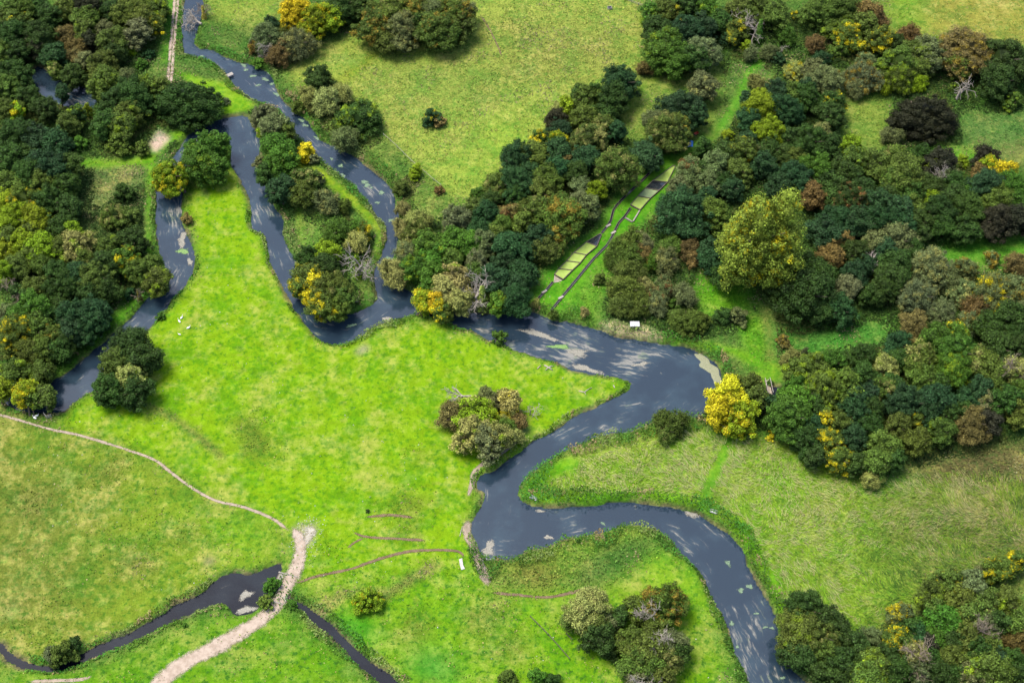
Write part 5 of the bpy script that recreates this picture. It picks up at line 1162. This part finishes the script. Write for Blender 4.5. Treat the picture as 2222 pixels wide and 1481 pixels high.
# swans
sw = MB()
def lathe(mb, prof, sides=10):
    mb.tube([(p[0], 0, p[1]) for p in prof], [p[2] for p in prof], sides)
swan_b = MB(); lathe(swan_b, [(-.62,.34,.03),(-.5,.30,.14),(-.3,.27,.23),(0,.25,.27),(.25,.27,.23),(.40,.34,.14),(.46,.46,.085),(.45,.62,.06),(.48,.78,.055),(.56,.86,.065),(.64,.86,.055),(.70,.83,.03)]); sb = swan_b.mesh('body', M['swan'], True)
bk = MB(); bk.tube([(.68, 0, .835), (.82, 0, .79)], [.03, .012], 6); bkm = bk.mesh('beak', M['beak'], True)
for px, py, rz, lab in ((389,696,2.2,'white swan nearest the narrow arm, left of the three on pasture'), (394,688,1.1,'white swan uppermost of the three on the lime pasture'), (409,710,.6,'white swan lowest right of the three on the pasture'), (389,724,2.8,'small white swan alone below the three on the pasture'),
                        (75,905,2.6,'white swan on the left, by the footpath stream corner'), (79,900,.3,'white swan on the right, by the footpath stream corner')):
    x, y = U(px, py, .3); r = obj('swan', None) if False else empty('swan', (x, y, gz(x, y) - .03), rz); tag(r, lab, 'swan', 'swans resting on the grass')
    k = .6 if 'small' in lab else .8; r.scale = (k, k, k)
    obj('body', sb, r); obj('beak', bkm, r)
# gate and fence by the stream corner
def fence(pts, lab, posts=2.2, h=1.1, rails=(.45, .9), name='fence', mat='wood', pw=.11):
    pl = UP(pts); x0, y0 = pl[0]; root = empty(name, (x0, y0, gz(x0, y0))); tag(root, lab, 'fence'); z0 = root.location.z
    P = resample(pl, posts) if len(pl) > 2 else np.array([pl[0] + (pl[1] - pl[0]) * t for t in np.linspace(0, 1, max(2, int(np.hypot(*(pl[1] - pl[0])) / posts) + 1))])
    for i, p in enumerate(P):
        zz = gz(*p) - z0; MB().box((p[0] - x0, p[1] - y0, zz + h / 2 - .15), (pw, pw, h + .3)).build('post', M[mat], root)
        if i:
            q_ = P[i - 1]; zq = gz(*q_) - z0
            for r in rails: MB().bar((q_[0] - x0, q_[1] - y0, zq + r), (p[0] - x0, p[1] - y0, zz + r), .05, .10).build('rail', M[mat], root)
    return root
fence([(97,901),(103,908),(112,905)], 'short grey rail fence at the stream corner by the swans', 1.2, 1.1, (.4, .75, 1.05), mat='plank')
fence([(832,295),(862,322),(891,351),(925,380),(957,406)], 'old post and rail fence along the hay field river side', 2.4, 1.0, (.8,), mat='plank', pw=.09)
fence([(1150,1338),(1190,1378),(1236,1430)], 'dark low fence line running across the bottom pasture', 2.2, .8, (.35, .65), mat='darkwall', pw=.09)
fence([(1228,1375),(1241,1389)], 'short dark fence stub left of the bottom copse', 1.2, .8, (.35, .65), mat='darkwall', pw=.09)
fence([(1355,0),(1385,12),(1402,18)], 'brown rail fence at the hay field top right corner', 2.2, 1.0, (.4, .8))
# trough, slab, logs
x, y = U(1323, 18, .2); root = empty('water_trough', (x, y, gz(x, y)), .2); tag(root, 'square stone water trough in the hay field', 'trough')
for s in (-1, 1): MB().box((s * .5, 0, .25), (.12, 1.0, .6)).build('side', M['concrete'], root); MB().box((0, s * .44, .25), (.88, .12, .6)).build('side', M['concrete'], root)
MB().box((0, 0, .2), (.88, .76, .5)).build('water_surface', M['ditchwater'], root)
c0 = W2(1002, 1224); mb = MB(); mb.poly([W2(*p) - c0 for p in ((996,1213),(1003,1211),(1005,1226),(1009,1234),(1001,1236),(998,1226))], -.1, .16)
tag(mb.build('concrete_slab', M['stone'], None, False, (*c0, gz(*c0))), 'white concrete slab in the grass near the cattle drink', 'slab')
def log(pts, r, lab, mat='dead', tw=()):
    P = UP(pts); x0, y0 = P[0]; z0 = gz(x0, y0); root = empty('log', (x0, y0, z0)); tag(root, lab, 'log')
    p3 = [(p[0] - x0, p[1] - y0, max(gz(*p), WATER + .05) - z0 + r * .7) for p in P]
    MB().tube(p3, np.linspace(r, r * .6, len(p3)), 8).build('stem', M[mat], root, True)
    for i, (dx, dy, dz) in enumerate(tw):
        s = np.array(p3[min(1 + i, len(p3) - 1)]); MB().tube([s, s + np.array((dx, dy, dz)) * .6, s + np.array((dx, dy, dz * .5))], [r * .6, r * .4, r * .2], 6).build('branch', M[mat], root, True)
log([(1047,1206),(1048,1220),(1052,1232),(1053,1240)], .16, 'bleached log on the bank at the cattle drink')
log([(1256,848),(1268,851),(1276,845),(1284,841)], .12, 'thin bleached branch lying on the pasture point', tw=((.3,-.8,.3), (.9,.3,.5)))
log([(1331,836),(1334,842)], .14, 'short pale stick near the tip of pasture point')
log([(1181,793),(1190,797),(1199,803)], .16, 'pale driftwood pile near the pasture shore, long piece', tw=((1.2,.2,.3), (-1.0,.5,.3)))
log([(1184,803),(1192,796),(1197,793)], .13, 'pale driftwood pile near the pasture shore, crossing piece')
log([(1166,800),(1173,793)], .14, 'dark stump end left of the driftwood pile', 'wood')
log([(1155,905),(1160,893),(1158,884)], .09, 'thin fallen twig right of the willow clump', tw=((.5,.4,.4), (-.6,.2,.3)))
log([(998,1163),(1001,1150),(1003,1144)], .10, 'bleached stick beside the trampled bank')
